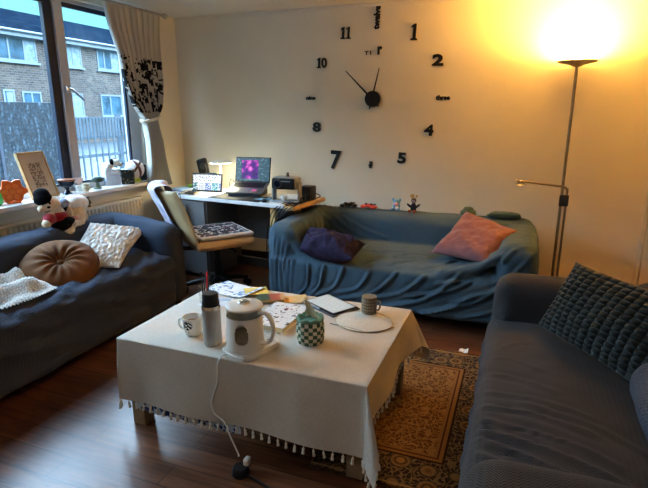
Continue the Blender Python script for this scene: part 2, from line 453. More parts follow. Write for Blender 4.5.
# ================================================================ SETTING
X0, X1, Y0, Y1, ZC = -3.20, 1.75, -1.2, 4.35, 2.325
WY0, WY1, WZ0, WZ1 = 1.1, 3.78, .862, 2.27           # window opening in the left wall
struct('floor', B().bb((X0 - .2, Y0 - .2, -.1), (X1 + .2, Y1 + .2, 0)), floor_mat())
struct('ceiling', B().bb((X0 - .2, Y0 - .2, ZC), (X1 + .2, Y1 + .2, ZC + .1)), CEIL)
struct('wall_back', B().bb((X0 - .2, Y1, 0), (X1 + .2, Y1 + .15, ZC)), WALL)
struct('wall_right', B().bb((X1, Y0 - .2, 0), (X1 + .15, Y1, ZC)), WALL)
struct('wall_front', B().bb((X0 - .2, Y0 - .15, 0), (X1 + .2, Y0, ZC)), WALL)
b = B(); xo = X0 - .2
b.bb((xo, Y0, 0), (X0, WY0, ZC)); b.bb((xo, WY1, 0), (X0, Y1, ZC)); b.bb((xo, WY0, 0), (X0, WY1, WZ0 - .03)); b.bb((xo, WY0, WZ1), (X0, WY1, ZC))
struct('wall_left', b, WALL)
# coving along the window end of the back wall
struct('trim_1', B().bb((X0, Y1 - .012, ZC - .03), (X1, Y1, ZC), .004), CEIL)
struct('baseboard_back', B().bb((X0, Y1 - .018, 0), (.86, Y1, .11), .005), M('dark_baseboard', (.09, .05, .03), .45))
struct('baseboard_left', B().bb((X0, Y0, 0), (X0 + .018, Y1 - .02, .11), .005), WHITE)
# door in the back wall at the right
dr = B().bb((1.04, Y1 - .035, 0), (1.74, Y1 - .005, 2.0), .003).build('door_1', WHITE, smooth=False); dr['kind'] = 'structure'
b = B()
for z0, z1 in ((.2, .85), (1.0, 1.8)):
    for x0, x1 in ((1.12, 1.36), (1.44, 1.68)): b.bb((x0, Y1 - .042, z0), (x1, Y1 - .034, z1), .004)
b.build('door_panel', WHITE, dr, smooth=False)
b = B(); b.bb((.90, Y1 - .03, 0), (.925, Y1, 2.1), .004); b.bb((.93, Y1 - .045, 0), (1.03, Y1, 2.1), .008); b.bb((.90, Y1 - .04, 2.02), (1.75, Y1, 2.1), .008)
struct('trim_2', b, WHITE)

# window
b = B(); b.bb((X0 - .09, WY0, WZ0 - .035), (X0 + .135, WY1, WZ0), .008)
struct('trim_3', b, SILLW)                                             # sill
wf = B()
gx0, gx1 = -3.30, -3.235
wf.bb((gx0, WY0, WZ0), (gx1, WY1, WZ0 + .05), .006); wf.bb((gx0, WY0, WZ1 - .03), (gx1, WY1, WZ1), .006)
wf.bb((gx0, WY0, WZ0), (gx1, WY0 + .07, WZ1), .006); wf.bb((gx0, 3.665, WZ0), (gx1, WY1, WZ1), .006)
wf.bb((gx0, 2.972, WZ0), (gx1 + .02, 3.05, WZ1), .006)
wf.bb((gx0, 1.93, WZ0), (gx1 + .02, 2.0, WZ1), .006)
wo = wf.build('window_1', UPVC, smooth=False); wo['kind'] = 'structure'
b = B()
for y0, y1 in ((WY0 + .07, 1.93), (2.0, 2.972), (3.05, 3.665)):
    b.bb((-3.262, y0, WZ0 + .05), (-3.242, y0 + .02, WZ1 - .03)); b.bb((-3.262, y1 - .02, WZ0 + .05), (-3.242, y1, WZ1 - .03))
    b.bb((-3.262, y0, WZ0 + .05), (-3.242, y1, WZ0 + .065)); b.bb((-3.262, y0, WZ1 - .062), (-3.242, y1, WZ1 - .03))
b.bb((-3.275, 2.90, WZ0 + .05), (-3.238, 2.974, WZ1 - .03), .004)
b.build('window_seal', GASK, wo, smooth=False)
for y0, y1 in ((WY0 + .07, 1.93), (2.0, 2.972), (3.05, 3.665)):
    B().quad((-3.27, y0, WZ0 + .05), (-3.27, y1, WZ0 + .05), (-3.27, y1, WZ1 - .03), (-3.27, y0, WZ1 - .03)).build('window_pane', GLASS, wo, smooth=False)
b = B(); b.box((-3.205, 3.0, 1.62), (.03, .03, .05), None, .006); b.tube([(-3.195, 3.0, 1.625), (-3.18, 3.03, 1.615), (-3.175, 3.12, 1.545)], .009)
o = b.build('window_handle', SILVER, wo); o['label'] = 'grey lever handle on the upright bar'

# exterior: ground, brick terrace, fences
o = B().bb((-60, -20, -.3), (xo - .3, 60, -.2)).build('ground', M('wet_paving', (.02, .028, .034), .7)); o['kind'] = 'structure'
def brick_mat():
    m, t, bb_ = nt('yellow_brick')
    s = N(t, 'ShaderNodeSeparateXYZ'); L(t, coord(t), s.inputs[0]); c = N(t, 'ShaderNodeCombineXYZ'); L(t, s.outputs[1], c.inputs[0]); L(t, s.outputs[2], c.inputs[1])
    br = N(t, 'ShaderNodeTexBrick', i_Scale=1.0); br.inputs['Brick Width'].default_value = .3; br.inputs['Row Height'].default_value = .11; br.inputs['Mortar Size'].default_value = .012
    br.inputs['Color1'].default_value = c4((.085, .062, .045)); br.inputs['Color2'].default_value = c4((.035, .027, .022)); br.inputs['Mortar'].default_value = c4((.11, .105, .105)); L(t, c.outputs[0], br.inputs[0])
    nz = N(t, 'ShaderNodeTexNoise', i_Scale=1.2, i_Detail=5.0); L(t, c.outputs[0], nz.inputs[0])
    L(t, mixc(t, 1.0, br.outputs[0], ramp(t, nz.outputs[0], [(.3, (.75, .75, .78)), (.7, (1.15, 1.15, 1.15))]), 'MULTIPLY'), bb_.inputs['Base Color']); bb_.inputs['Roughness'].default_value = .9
    return m
XB = -23.2
tb = thing('terrace_building', 'yellow brick terrace block with white windows and grey slate roof outside', 'building', (XB, 22, -.2), world=True)
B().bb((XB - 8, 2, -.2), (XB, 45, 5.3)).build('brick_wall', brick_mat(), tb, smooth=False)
def slate():
    m, t, bb_ = nt('roof_slate'); s = coord(t, scale=(1, 1, 1)); sp = N(t, 'ShaderNodeSeparateXYZ'); L(t, s, sp.inputs[0]); c = N(t, 'ShaderNodeCombineXYZ'); L(t, sp.outputs[1], c.inputs[0]); L(t, sp.outputs[2], c.inputs[1])
    br = N(t, 'ShaderNodeTexBrick', i_Scale=1.0); br.inputs['Brick Width'].default_value = .35; br.inputs['Row Height'].default_value = .14; br.inputs['Mortar Size'].default_value = .02
    br.inputs['Color1'].default_value = c4((.004, .009, .016)); br.inputs['Color2'].default_value = c4((.010, .018, .028)); br.inputs['Mortar'].default_value = c4((.002, .004, .008)); L(t, c.outputs[0], br.inputs[0])
    L(t, br.outputs[0], bb_.inputs['Base Color']); bb_.inputs['Roughness'].default_value = .8; bb_.inputs['Specular IOR Level'].default_value = 0; return m
b = B(); b._new([(XB + .35, 1.5, 5.3), (XB + .35, 45.5, 5.3), (XB - 4, 45.5, 7.0), (XB - 4, 1.5, 7.0), (XB - 8.4, 1.5, 5.3), (XB - 8.4, 45.5, 5.3)], [(0, 1, 2, 3), (3, 2, 5, 4), (0, 3, 4), (1, 5, 2), (0, 4, 5, 1)])
b.build('roof', slate(), tb, smooth=False)
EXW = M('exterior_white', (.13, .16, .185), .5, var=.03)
b = B(); b.bb((XB, 1.5, 5.0), (XB + .32, 45.5, 5.22)); b.cyl((XB + .38, 1.5, 5.24), (XB + .38, 45.5, 5.24), .06, n=10)
b.build('fascia', EXW, tb, smooth=False)
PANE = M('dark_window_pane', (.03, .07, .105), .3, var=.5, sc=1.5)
NET = M('net_curtain', (.14, .19, .22), .9, var=.35, sc=4)
def ext_window(y0, y1, z0, z1, cols, blind=0):
    b = B(); w = .09
    b.bb((XB - .02, y0, z0), (XB + .05, y1, z0 + w)); b.bb((XB - .02, y0, z1 - w), (XB + .05, y1, z1)); b.bb((XB + .0, y0 - .1, z0 - .1), (XB + .12, y1 + .1, z0))
    for y in [y0 + .001, y1 - w - .001] + [y0 + (y1 - y0) * c - w / 2 for c in cols]: b.bb((XB - .019, y, z0 + .001), (XB + .046, y + w, z1 - .001))
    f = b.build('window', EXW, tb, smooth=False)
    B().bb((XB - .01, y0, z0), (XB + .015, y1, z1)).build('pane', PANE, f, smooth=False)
    if blind:
        B().bb((XB + .0, y0 + (y1 - y0) * blind, z0 + .05), (XB + .022, y1 - .08, z1 - .08)).build('net_curtain', NET, f, smooth=False)
for y in (6.5, 11.0, 14.2): ext_window(y, y + 2.0, 3.85, 5.0, (.4, .75), .7); ext_window(y + .3, y + 1.7, 1.25, 2.5, (.5,), .5)
ext_window(17.4, 20.05, 3.88, 5.0, (.42, .74), .72); ext_window(21.3, 22.9, 3.88, 5.0, (.28, .62), .3); ext_window(24.05, 25.8, 3.88, 5.0, (.3, .62), .64)
ext_window(17.9, 18.5, 1.3, 2.55, (), .3); ext_window(18.9, 20.0, 1.3, 2.5, (.5,), 0); ext_window(21.3, 22.7, 1.25, 2.5, (.5,), .55); ext_window(24.0, 25.7, 1.25, 2.5, (.45,), .0)
for y in (27.5, 31): ext_window(y, y + 2.0, 3.88, 5.0, (.4, .75), .5); ext_window(y, y + 1.8, 1.25, 2.5, (.5,), .5)
# slatted fence seen through the right pane, dark screen through the left one
FEN = M('weathered_fence', (.045, .065, .085), .8, var=.25, sc=5)
fe = thing('garden_fence', 'pale weathered picket fence across the yard outside right pane', 'fence', (-8, 9, -.2), world=True)
b = B()
for z in (1.34, .98, .62): b.bb((-8.02, 5.6, z - .03), (-7.98, 12, z + .03))
b.build('rail', FEN, fe, smooth=False)
b = B(); y = 5.6; i = 0
while y < 12:
    b.bb((-7.985, y, .98), (-7.965, y + .05, 1.36)); 
    if i % 2 == 0: b.bb((-7.985, y, -.2), (-7.965, y + .03, .98))
    y += .085; i += 1
o = b.build('picket_row', FEN, fe, smooth=False)
for y in (6.9, 8.7, 10.5): B().bb((-8.08, y, -.2), (-8.0, y + .09, 1.42)).build('post', FEN, fe, smooth=False)
gl = thing('garden_screen', 'tall dark rain-streaked screen outside lower left pane', 'fence', (-6, 3.6, -.2), world=True)
def screen_mat():
    m, t, bb_ = nt('brushwood_screen'); n = N(t, 'ShaderNodeTexNoise', i_Scale=1.0, i_Detail=6.0); L(t, coord(t, scale=(1, 26, 6)), n.inputs['Vector'])
    n2 = N(t, 'ShaderNodeTexNoise', i_Scale=30.0, i_Detail=3.0); L(t, coord(t), n2.inputs['Vector'])
    f = math_(t, 'ADD', math_(t, 'MULTIPLY', n.outputs[0], .5), math_(t, 'MULTIPLY', n2.outputs[0], .5))
    L(t, ramp(t, f, [(.40, (.003, .006, .01)), (.54, (.010, .018, .026)), (.68, (.07, .10, .13))]), bb_.inputs['Base Color']); bb_.inputs['Roughness'].default_value = .8
    bump(t, bb_, f, .5, .02); return m
sm = screen_mat()
for k in range(4):
    B().bb((-6.03, 1.5 + k * 1.0, -.2), (-5.99, 2.48 + k * 1.0, 1.585), .005).build('screen_panel', sm, gl, smooth=False)
    B().bb((-6.05, 2.47 + k, -.2), (-5.98, 2.51 + k, 1.6)).build('post', M('dark_post', (.03, .04, .06), .7), gl, smooth=False)

# radiator
RAD = M('radiator_enamel', (.74, .68, .54), .35, var=.02)
ra = thing('radiator', 'long cream panel radiator under the window sill', 'radiator', (-3.13, 2.4, .12), world=True)
b = B(); n = 62
def radfn(u, v):
    y = 1.15 + u * 2.42; z = .16 + v * .56
    return V((-3.095 + .012 * max(-1, min(1, 2.5 * math.sin(2 * PI * u * 62))) * min(1, min(v, 1 - v) * 14), y, z))
b.grid(radfn, 62 * 8, 12); b.bb((-3.16, 1.15, .16), (-3.112, 3.57, .72)); 
b.build('panel', RAD, ra)
b = B(); b.bb((-3.165, 1.14, .715), (-3.085, 3.58, .738), .006); b.bb((-3.165, 1.14, .14), (-3.085, 1.155, .735)); b.bb((-3.165, 3.565, .14), (-3.085, 3.58, .735)); b.build('top_grille', RAD, ra, smooth=False)
b = B(); b.tube([(-3.12, 3.6, .2), (-3.12, 3.64, .2), (-3.12, 3.66, .15), (-3.12, 3.66, 0)], .009); b.cyl((-3.12, 3.64, .2), (-3.12, 3.64, .27), .018); b.build('valve', WPLAS, ra)

# curtain and rod
rd = thing('curtain_rod', 'dark metal curtain rod with round end knob above window', 'curtain rod', (-3.06, 2.4, 2.29), world=True)
b = B(); b.cyl((-3.07, .5, 2.285), (-3.07, 4.02, 2.285), .011); b.build('pole', SILVER, rd)
b = B(); b.ball((-3.07, 4.045, 2.285), .024); b.cyl((-3.07, 4.015, 2.285), (-3.07, 4.03, 2.285), .017); b.build('end_knob', SILVER, rd)
b = B(); b.cyl((-3.2, 3.98, 2.285), (-3.07, 3.98, 2.285), .008); b.cyl((-3.2, 3.98, 2.285), (-3.19, 3.98, 2.285), .026); b.build('wall_bracket', SILVER, rd)
def curtain_mat():
    m, t, b_ = nt('curtain_cloth'); s = N(t, 'ShaderNodeSeparateXYZ'); L(t, coord(t), s.inputs[0])
    z = s.outputs[2]
    n = N(t, 'ShaderNodeTexNoise', i_Scale=17.0, i_Detail=2.0, i_Distortion=.8); L(t, coord(t, 'UV'), n.inputs['Vector'])
    v = N(t, 'ShaderNodeTexVoronoi', i_Scale=9.0); L(t, coord(t, 'UV'), v.inputs['Vector'])
    ink = math_(t, 'GREATER_THAN', math_(t, 'SUBTRACT', n.outputs[0], math_(t, 'MULTIPLY', v.outputs['Distance'], .35)), .325)
    edge = math_(t, 'ADD', z, math_(t, 'MULTIPLY', math_(t, 'SUBTRACT', n.outputs[0], .5), .06))
    band = math_(t, 'MULTIPLY', math_(t, 'GREATER_THAN', edge, 1.46), math_(t, 'LESS_THAN', edge, 1.90))
    L(t, mixc(t, math_(t, 'MULTIPLY', ink, band), (.60, .575, .53), (.010, .010, .013)), b_.inputs['Base Color']); b_.inputs['Roughness'].default_value = .9
    return m
cu = thing('curtain', 'white tied-back curtain with black floral band beside window', 'curtain', (-3.05, 3.7, 0), world=False); cu.location = (0, 0, 0)
def cprof(z):      # left edge, right edge of the gathered cloth
    K = [(2.30, 3.27, 3.95), (2.1, 3.31, 3.93), (1.9, 3.395, 3.92), (1.7, 3.45, 3.91), (1.5, 3.55, 3.86), (1.42, 3.63, 3.80), (1.38, 3.65, 3.79), (1.2, 3.655, 3.86), (1.0, 3.64, 3.90), (.78, 3.62, 3.94)]
    for (a, l0, r0), (c, l1, r1) in zip(K, K[1:]):
        if z >= c: t = (a - z) / (a - c); t = t * t * (3 - 2 * t) if False else t; return l0 + (l1 - l0) * t, r0 + (r1 - r0) * t
    return K[-1][1:]
def cfn(u, v):
    z = 2.272 - v * 1.472; l, r = cprof(z); w = r - l
    ph = 2 * PI * (9.5 * u + .25 * math.sin(3 * u + 2 * v))
    amp = .027 * (.75 + .5 * noise.noise(V((u * 5, v * 2, 0)))) * (1.15 - .2 * w)
    y = l + w * u + .25 * w / 9.5 * math.sin(ph * 1.0 + 1.2)
    return V((-3.06 + amp * math.sin(ph) + .012 * math.sin(9 * v + 3 * u), y, z))
B().grid(cfn, 200, 70).build('drape', curtain_mat(), cu, angle=80, uvgrid=(200, 70, .8, 1.5), weld=False)
b = B()
pts = []
for k in range(21): a = 2 * PI * k / 20; pts.append((-3.06 + .06 * math.cos(a), 3.72 + .095 * math.sin(a), 1.40 + .02 * math.sin(a)))
b.tube(pts, .014, smooth=False); b.tube([(-3.08, 3.81, 1.41), (-3.15, 3.88, 1.43), (-3.198, 3.92, 1.44)], .008); b.build('tie_back', M('tieback_cloth', (.6, .55, .47), .9), cu)

# ================================================================ SOFAS
SLATE = zigzag('slate_herringbone_cover', (.026, .034, .054), (.072, .094, .142), 90, 46)
SLATE2 = zigzag('charcoal_herringbone_cover', (.028, .029, .034), (.094, .096, .11), 100, 52)
TEAL = zigzag('teal_throw', (.06, .105, .15), (.125, .20, .265), 110, 60)
FOOT = M('dark_sofa_foot', (.03, .02, .015), .5)
def feet(root, pts):
    for p in pts: B().cyl((p[0], p[1], 0), (p[0], p[1], .1), .022, .03, n=14).build('foot', FOOT, root)

# --- left sofa: back along the window, seen from its front right
LS = thing('sofa', 'dark slate blue covered sofa along the window, brown round cushion on it', 'sofa', (-2.68, 2.2, 0), world=True)
yA, yB = 1.15, 3.12
b = rbox(B(), (-2.98, yA + .16, .05), (-2.30, yB - .16, .44), .06, .028)
fo = []
for y0, z0, y1, z1, w, a in [(1.3, .40, 2.2, .2, .03, .014), (1.5, .28, 2.6, .14, .035, .014), (1.2, .2, 2.3, .1, .03, .01), (1.9, .42, 2.7, .3, .03, .012), (2.2, .36, 2.95, .2, .03, .014), (1.2, .12, 2.9, .08, .025, .012), (2.5, .4, 2.98, .38, .03, .012), (1.6, .44, 2.0, .34, .03, .012)]:
    fo.append(([(-2.30, y0, z0), (-2.29, (y0 + y1) / 2, (z0 + z1) / 2 - .05), (-2.30, y1, z1)], w, a * 1.6))
for y0, x1, y1, w in [(1.5, -2.75, 2.1, .03), (1.9, -2.8, 2.5, .03), (2.2, -2.75, 2.6, .025), (2.45, -2.7, 2.75, .03), (2.65, -2.7, 2.9, .03), (2.8, -2.5, 2.93, .025), (1.7, -2.6, 1.9, .03), (1.35, -2.7, 1.6, .03)]:
    fo.append(([(-2.33, y0, .43), (-2.5, (y0 + y1) / 2 + .05, .45), (x1, y1, .45)], w, .022))
def bulge(p): return .03 * math.exp(-((p.x + 2.55) / .2) ** 2) * (1 if p.z > .4 else 0)
fl = folds_fn(fo, .006, 6)
displace(b, lambda p, n: fl(p, n) + bulge(p)).build('seat', SLATE, LS)
b = rbox(B(), (-3.06, yA, .06), (-2.78, yB, .70), .085, .035)
displace(b, folds_fn([([(-2.78, 2.1, .68), (-2.78, 2.5, .5), (-2.78, 2.9, .46)], .03, .01), ([(-2.79, 1.3, .6), (-2.78, 1.8, .55), (-2.78, 2.3, .46)], .03, .01)], .006, 5)).build('backrest', SLATE, LS)
for y0, y1 in ((yA, yA + .22), (yB - .24, yB)):
    b = rbox(B(), (-2.95, y0, .05), (-2.31, y1, .70), .085, .03)
    for v_ in b.bm.verts: v_.co.z *= 1 - .085 * max(0, (v_.co.x + 2.85) / .54) - (0)
    fo = [([(-2.75, y0, .6), (-2.55, y0, .5), (-2.32, y0 + .03, .44)], .03, .012), ([(-2.8, y0, .5), (-2.6, y0, .47), (-2.35, y0, .38)], .025, .01), ([(-2.31, y0 + .06, .5), (-2.31, y0 + .12, .3), (-2.31, y0 + .1, .06)], .03, .008), ([(-2.31, y0 - .0, .42), (-2.30, y0 + .1, .25), (-2.31, y0 + .2, .16)], .03, .01)]
    displace(b, folds_fn(fo, .008, 6)).build('armrest', SLATE, LS)
feet(LS, [(-2.95, yA + .08), (-2.95, yB - .08), (-2.38, yA + .08), (-2.38, yB - .08)])

# --- back sofa under a teal throw
BS = thing('sofa', 'teal blue sofa under a loose throw against the back wall', 'sofa', (-.78, 3.75, 0), world=True)
sx0, sx1, sy0, sy1 = -1.74, .17, 3.28, 4.2
b = B()
rbox(b, (sx0 + .12, sy0 + .02, .07), (sx1 - .12, sy1 - .05, .43), .07, .04)
rbox(b, (sx0 + .02, 3.93, .08), (sx1 - .02, sy1, .665), .09, .04)
rbox(b, (sx0, sy0 + .02, .04), (sx0 + .24, sy1 - .03, .655), .085, .04)
rbox(b, (sx1 - .25, sy0 - .02, .06), (sx1, sy1 - .03, .65), .09, .04)
# cloth bridging the inner corners
def web(a, c, d, e, r=.03): b.tube([a, c], r, 8, False)
for k in range(9):
    t = k / 8
    b.tube([(sx1 - .18, sy0 + .05 + .3 * t, .60 - .05 * t), (sx1 - .38, sy0 + .04 + .3 * t, .46 - .03 * t), (sx1 - .62, sy0 + .03 + .35 * t, .40)], .035, 8)
    b.tube([(sx0 + .17, sy0 + .06 + .25 * t, .56), (sx0 + .3, sy0 + .06 + .25 * t, .43), (sx0 + .45, sy0 + .06 + .25 * t, .40)], .03, 8)
# front of the throw hanging over the seat edge
rbox(b, (sx0 + .03, sy0 - .01, .10), (sx1 - .02, sy0 + .09, .40), .04, .04)
b = remesh(b, .013, 5)
fo = []
R = random.Random(3)
for x0, z0, x1, z1, w, a in [(.12, .60, -.35, .22, .026, .022), (.10, .50, -.55, .12, .028, .024), (.13, .42, -.35, .10, .024, .02), (.02, .62, -.45, .34, .026, .02), (-.1, .50, -.7, .22, .026, .02), (-.3, .42, -.85, .12, .028, .022), (-.5, .42, -1.0, .16, .025, .018), (-.7, .42, -1.15, .14, .025, .018), (.15, .3, -.2, .08, .022, .018), (-.9, .41, -1.2, .18, .024, .016), (-1.1, .42, -1.35, .14, .024, .018), (-1.25, .42, -1.45, .10, .022, .02), (-1.38, .44, -1.5, .1, .02, .02), (-.2, .3, -.75, .1, .024, .018)]:
    fo.append(([(x0, sy0 - .0, z0), ((x0 + x1) / 2 + .05, sy0 - .02, (z0 + z1) / 2 - .05), (x1, sy0 - .01, z1)], w * .58, a * 1.2))
for k in range(7):      # hanging folds on the left arm front
    x = sx0 + .02 + .035 * k; fo.append(([(x + .02, sy0 + .02, .58 - .02 * k), (x, sy0, .36), (x + R.uniform(-.02, .05), sy0, .06)], .014, .013))
for k in range(6):      # left arm outer side
    y = sy0 + .1 + .12 * k; fo.append(([(sx0, y, .6), (sx0, y - .04, .3), (sx0, y - .02, .06)], .02, .014))
for x0, y0, x1, y1, w in [(-1.2, 3.3, -1.05, 3.75, .03), (-1.0, 3.3, -.7, 3.7, .03), (-.8, 3.32, -.5, 3.75, .03), (-.6, 3.3, -.35, 3.55, .03), (-.42, 3.3, -.15, 3.5, .028), (-.9, 3.5, -.3, 3.62, .03), (-1.3, 3.45, -1.1, 3.85, .03), (-.75, 3.6, -.3, 3.85, .028), (-1.1, 3.6, -.5, 3.72, .022)]:
    fo.append(([(x0, y0, .43), ((x0 + x1) / 2 + .04, (y0 + y1) / 2, .445), (x1, y1, .43)], w * .5, .018))
for x0, z0, x1, z1 in [(-1.52, .64, -1.3, .46), (-1.46, .66, -1.15, .45), (-1.4, .66, -.95, .46), (-1.36, .67, -1.2, .5), (-.3, .5, -.1, .62), (-1.5, .6, -1.45, .46)]:
    fo.append(([(x0, 3.93, z0), ((x0 + x1) / 2, 3.92, (z0 + z1) / 2 - .03), (x1, 3.93, z1)], .016, .015))
for k in range(7):      # folds over the left back corner
    fo.append(([(-1.72 + .05 * k, 4.1, .66), (-1.62 + .04 * k, 3.98, .68), (-1.52 + .03 * k, 3.9, .6)], .016, .012))
for k in range(6):
    y = sy0 + .05 + .1 * k; fo.append(([(sx0 + .22, y, .62), (sx0 + .25, y + .02, .52), (sx0 + .32, y + .06, .44)], .022, .012))
for k in range(5):
    y = sy0 + .03 + .1 * k; fo.append(([(sx1 - .06, y, .65), (sx1 - .25, y - .02, .56), (sx1 - .45, y - .04, .45)], .016, .011))
displace(b, folds_fn(fo, .007, 7)).build('throw', TEAL, BS, angle=80)
feet(BS, [(sx0 + .1, sy0 + .12), (sx1 - .1, sy0 + .12), (sx0 + .1, sy1 - .1), (sx1 - .1, sy1 - .1)])

# --- right sofa: front towards the table
RS = thing('sofa', 'charcoal covered sofa at the right with a dark quilted cushion', 'sofa', (.35, 1.85, 0), world=True)
ry0, ry1 = .86, 2.76
b = rbox(B(), (-.085, ry0 + .16, .04), (.66, ry1 - .14, .435), .065, .014)
fo = []
for x0, y0, x1, y1, w, a in [(-.06, 1.55, .45, 1.35, .022, .014), (-.05, 1.62, .35, 1.48, .018, .014), (-.05, 1.50, .5, 1.22, .02, .014), (-.04, 1.42, .5, 1.12, .022, .016), (-.05, 1.7, .3, 1.62, .02, .012), (-.04, 1.8, .3, 1.72, .02, .01), (-.03, 1.95, .2, 1.85, .02, .01), (-.03, 1.35, .4, 1.08, .02, .014), (-.02, 2.1, .15, 2.02, .018, .008), (-.05, 1.58, .2, 1.55, .014, .012), (0, 2.2, .12, 2.28, .02, .008), (.1, 1.75, .5, 1.55, .02, .008), (-.05, 1.47, .3, 1.34, .014, .012)]:
    fo.append(([(x0, y0, .44), ((x0 + x1) / 2, (y0 + y1) / 2 + .03, .45), (x1, y1, .44)], w * .8, a * 1.25))
for y0, y1, z1 in [(1.55, 1.45, .1), (1.62, 1.5, .12), (1.48, 1.4, .1), (1.75, 1.7, .08), (1.95, 2.0, .08), (2.2, 2.3, .08), (2.35, 2.45, .1)]:
    fo.append(([(-.09, y0, .4), (-.11, (y0 + y1) / 2, .25), (-.10, y1, z1)], .018, .02))
fl2 = folds_fn(fo, .005, 7)
displace(b, lambda p, n: fl2(p, n) + (.025 * math.exp(-((p.x - .25) / .22) ** 2) if p.z > .4 else 0)).build('seat', SLATE2, RS)
b = rbox(B(), (.55, ry0, .05), (.86, ry1, .67), .09, .035)
displace(b, folds_fn([], .007, 5)).build('backrest', SLATE2, RS)
b = rbox(B(), (.44, ry0 + .26, .40), (.66, 2.02, .60), .10, .03)
displace(b, folds_fn([], .008, 6)).build('back_cushion', zigzag('blue_grey_cover', (.04, .055, .085), (.12, .15, .2)), RS)
for y0, y1 in ((ry0, ry0 + .33), (ry1 - .24, ry1)):
    b = rbox(B(), (-.065, y0, .04), (.74, y1, .655), .10, .025)
    yi = y0 if y0 > 1.5 else y1
    fo = [([(-.09, yi, .55), (-.02, yi, .48), (.05, yi, .44)], .02, .012), ([(-.1, yi + .03, .5), (-.1, yi + .0, .3), (-.1, yi, .08)], .022, .014), ([(-.1, yi + .1, .55), (-.1, yi + .12, .3), (-.1, yi + .1, .06)], .022, .01), ([(.02, yi, .52), (.08, yi, .47), (.16, yi, .44)], .02, .008)]
    displace(b, folds_fn(fo, .006, 6)).build('armrest', SLATE2, RS)
feet(RS, [(.0, ry0 + .08), (.0, ry1 - .08), (.78, ry0 + .08), (.78, ry1 - .08)])

# ================================================================ RUG, TABLE, CLOTH
rx0, rx1, rys, rye = -.72, .02, 1.69, 2.99
rg = B().bb((-(rx1 - rx0) / 2, -(rye - rys) / 2, 0), ((rx1 - rx0) / 2, (rye - rys) / 2, .008), .002).build('rug', rug_mat((rx1 - rx0) / 2, (rye - rys) / 2), loc=((rx0 + rx1) / 2, (rys + rye) / 2, .001))
tag(rg, 'gold and brown oriental patterned rug between coffee table and right sofa', 'rug')
TX0, TX1, TY0, TY1, TZ = -1.645, -.465, 1.655, 2.47, .452
tbl = thing('coffee_table', 'low wooden coffee table hidden under a fringed cream cloth', 'table', ((TX0 + TX1) / 2, (TY0 + TY1) / 2, 0), world=True)
B().bb((TX0 + .01, TY0 + .01, .41), (TX1 - .01, TY1 - .01, TZ), .004).build('tabletop', LEGW, tbl, smooth=False)
for x in (TX0 + .05, TX1 - .05):
    for y in (TY0 + .06, TY1 - .06):
        B().bb((x - .035, y - .035, .009 if x > rx0 else 0), (x + .035, y + .035, .41), .004).build('leg', LEGW, tbl, smooth=False)
CLZ = TZ + .003
dF, dR, dL, dB = .315, .21, .10, .28
def drape(a, s):  # outward offset for hang a
    return .006 + .05 * a
def cloth_pt(s, t):
    """cloth coordinates: s along x, t along y, outside the top it hangs"""
    W, D = TX1 - TX0, TY1 - TY0
    a = s - W if s > W else (s if s < 0 else 0); c = t - D if t > D else (t if t < 0 else 0)
    sx = max(0, min(W, s)); ty = max(0, min(D, t)); r = math.hypot(a, c)
    x, y = TX0 + sx, TY0 + ty
    if r == 0:
        return V((x, y, CLZ + .0015 * noise.noise(V((x * 9, y * 9, 0)))))
    rr = max(0, r - .012)
    fade = min(1, max(0, min(sx, W - sx)) / .12) if c else min(1, max(0, min(ty, D - ty)) / .12)
    wav = fade * (.012 * math.sin(11 * x + 3) * (rr / .3) if c and not a else (.014 * math.sin(13 * y + 1) * (rr / .25) if a and not c else 0))
    if a and c:
        f = math.atan2(abs(c), abs(a)); dx, dy = math.copysign(math.cos(f), a), math.copysign(math.sin(f), c)
        off = drape(rr, 0) + (.30 if a > 0 else .04) * rr * math.sin(2 * f) ** 2 + (.25 * rr * math.cos(f) ** 2 if a > 0 and c > 0 else 0)
    else:
        dx, dy = (math.copysign(1, a) if a else 0), (math.copysign(1, c) if c else 0); off = drape(rr, 0) + wav
        if a > 0: off += .25 * rr * max(0, (ty - D + .22) / .22) ** 2
    z = CLZ - rr if r > .012 else CLZ - r * r / .024
    return V((x + dx * off, y + dy * off, z))
CLOTH = cloth_mat('cream_linen', (.46, .42, .36), (.68, .64, .57), 420, 5)
tcl = thing('tablecloth', 'cream linen tablecloth with tasselled hem draped over the coffee table', 'tablecloth', ((TX0 + TX1) / 2, (TY0 + TY1) / 2, TZ), world=True)
W, D = TX1 - TX0, TY1 - TY0
b = B()
def ax(lo, hi, L_): # sample positions with extra ones at table edges
    xs = [-lo + lo * i / 12 for i in range(12)] + [-.012, -.006] + [L_ * i / 48 for i in range(49)] + [L_ + .006, L_ + .012] + [L_ + hi * (i + 1) / 12 for i in range(12)]
    return sorted(set(round(x, 5) for x in xs))
S_, T_ = ax(dL, dR, W), ax(dF, dB, D)
vs = [cloth_pt(s, t) for t in T_ for s in S_]; ns = len(S_)
b._new(vs, [(j * ns + i, j * ns + i + 1, (j + 1) * ns + i + 1, (j + 1) * ns + i) for j in range(len(T_) - 1) for i in range(ns - 1)])
cr = []
for x in (-1.40, -1.06, -.74): cr.append(([(x, TY0 - .012, .44), (x + .005, TY0 - .02, .3), (x, TY0 - .025, .12)], .008, .004)); cr.append(([(x, TY0, CLZ), (x, (TY0 + TY1) / 2, CLZ), (x, TY1, CLZ)], .006, .0015))
cr.append(([(TX0, 2.05, CLZ), (-1.0, 2.05, CLZ), (TX1, 2.05, CLZ)], .006, .0015))
clo = displace(b, folds_fn(cr, .0012, 12)).build('cloth', CLOTH, tcl, angle=80)
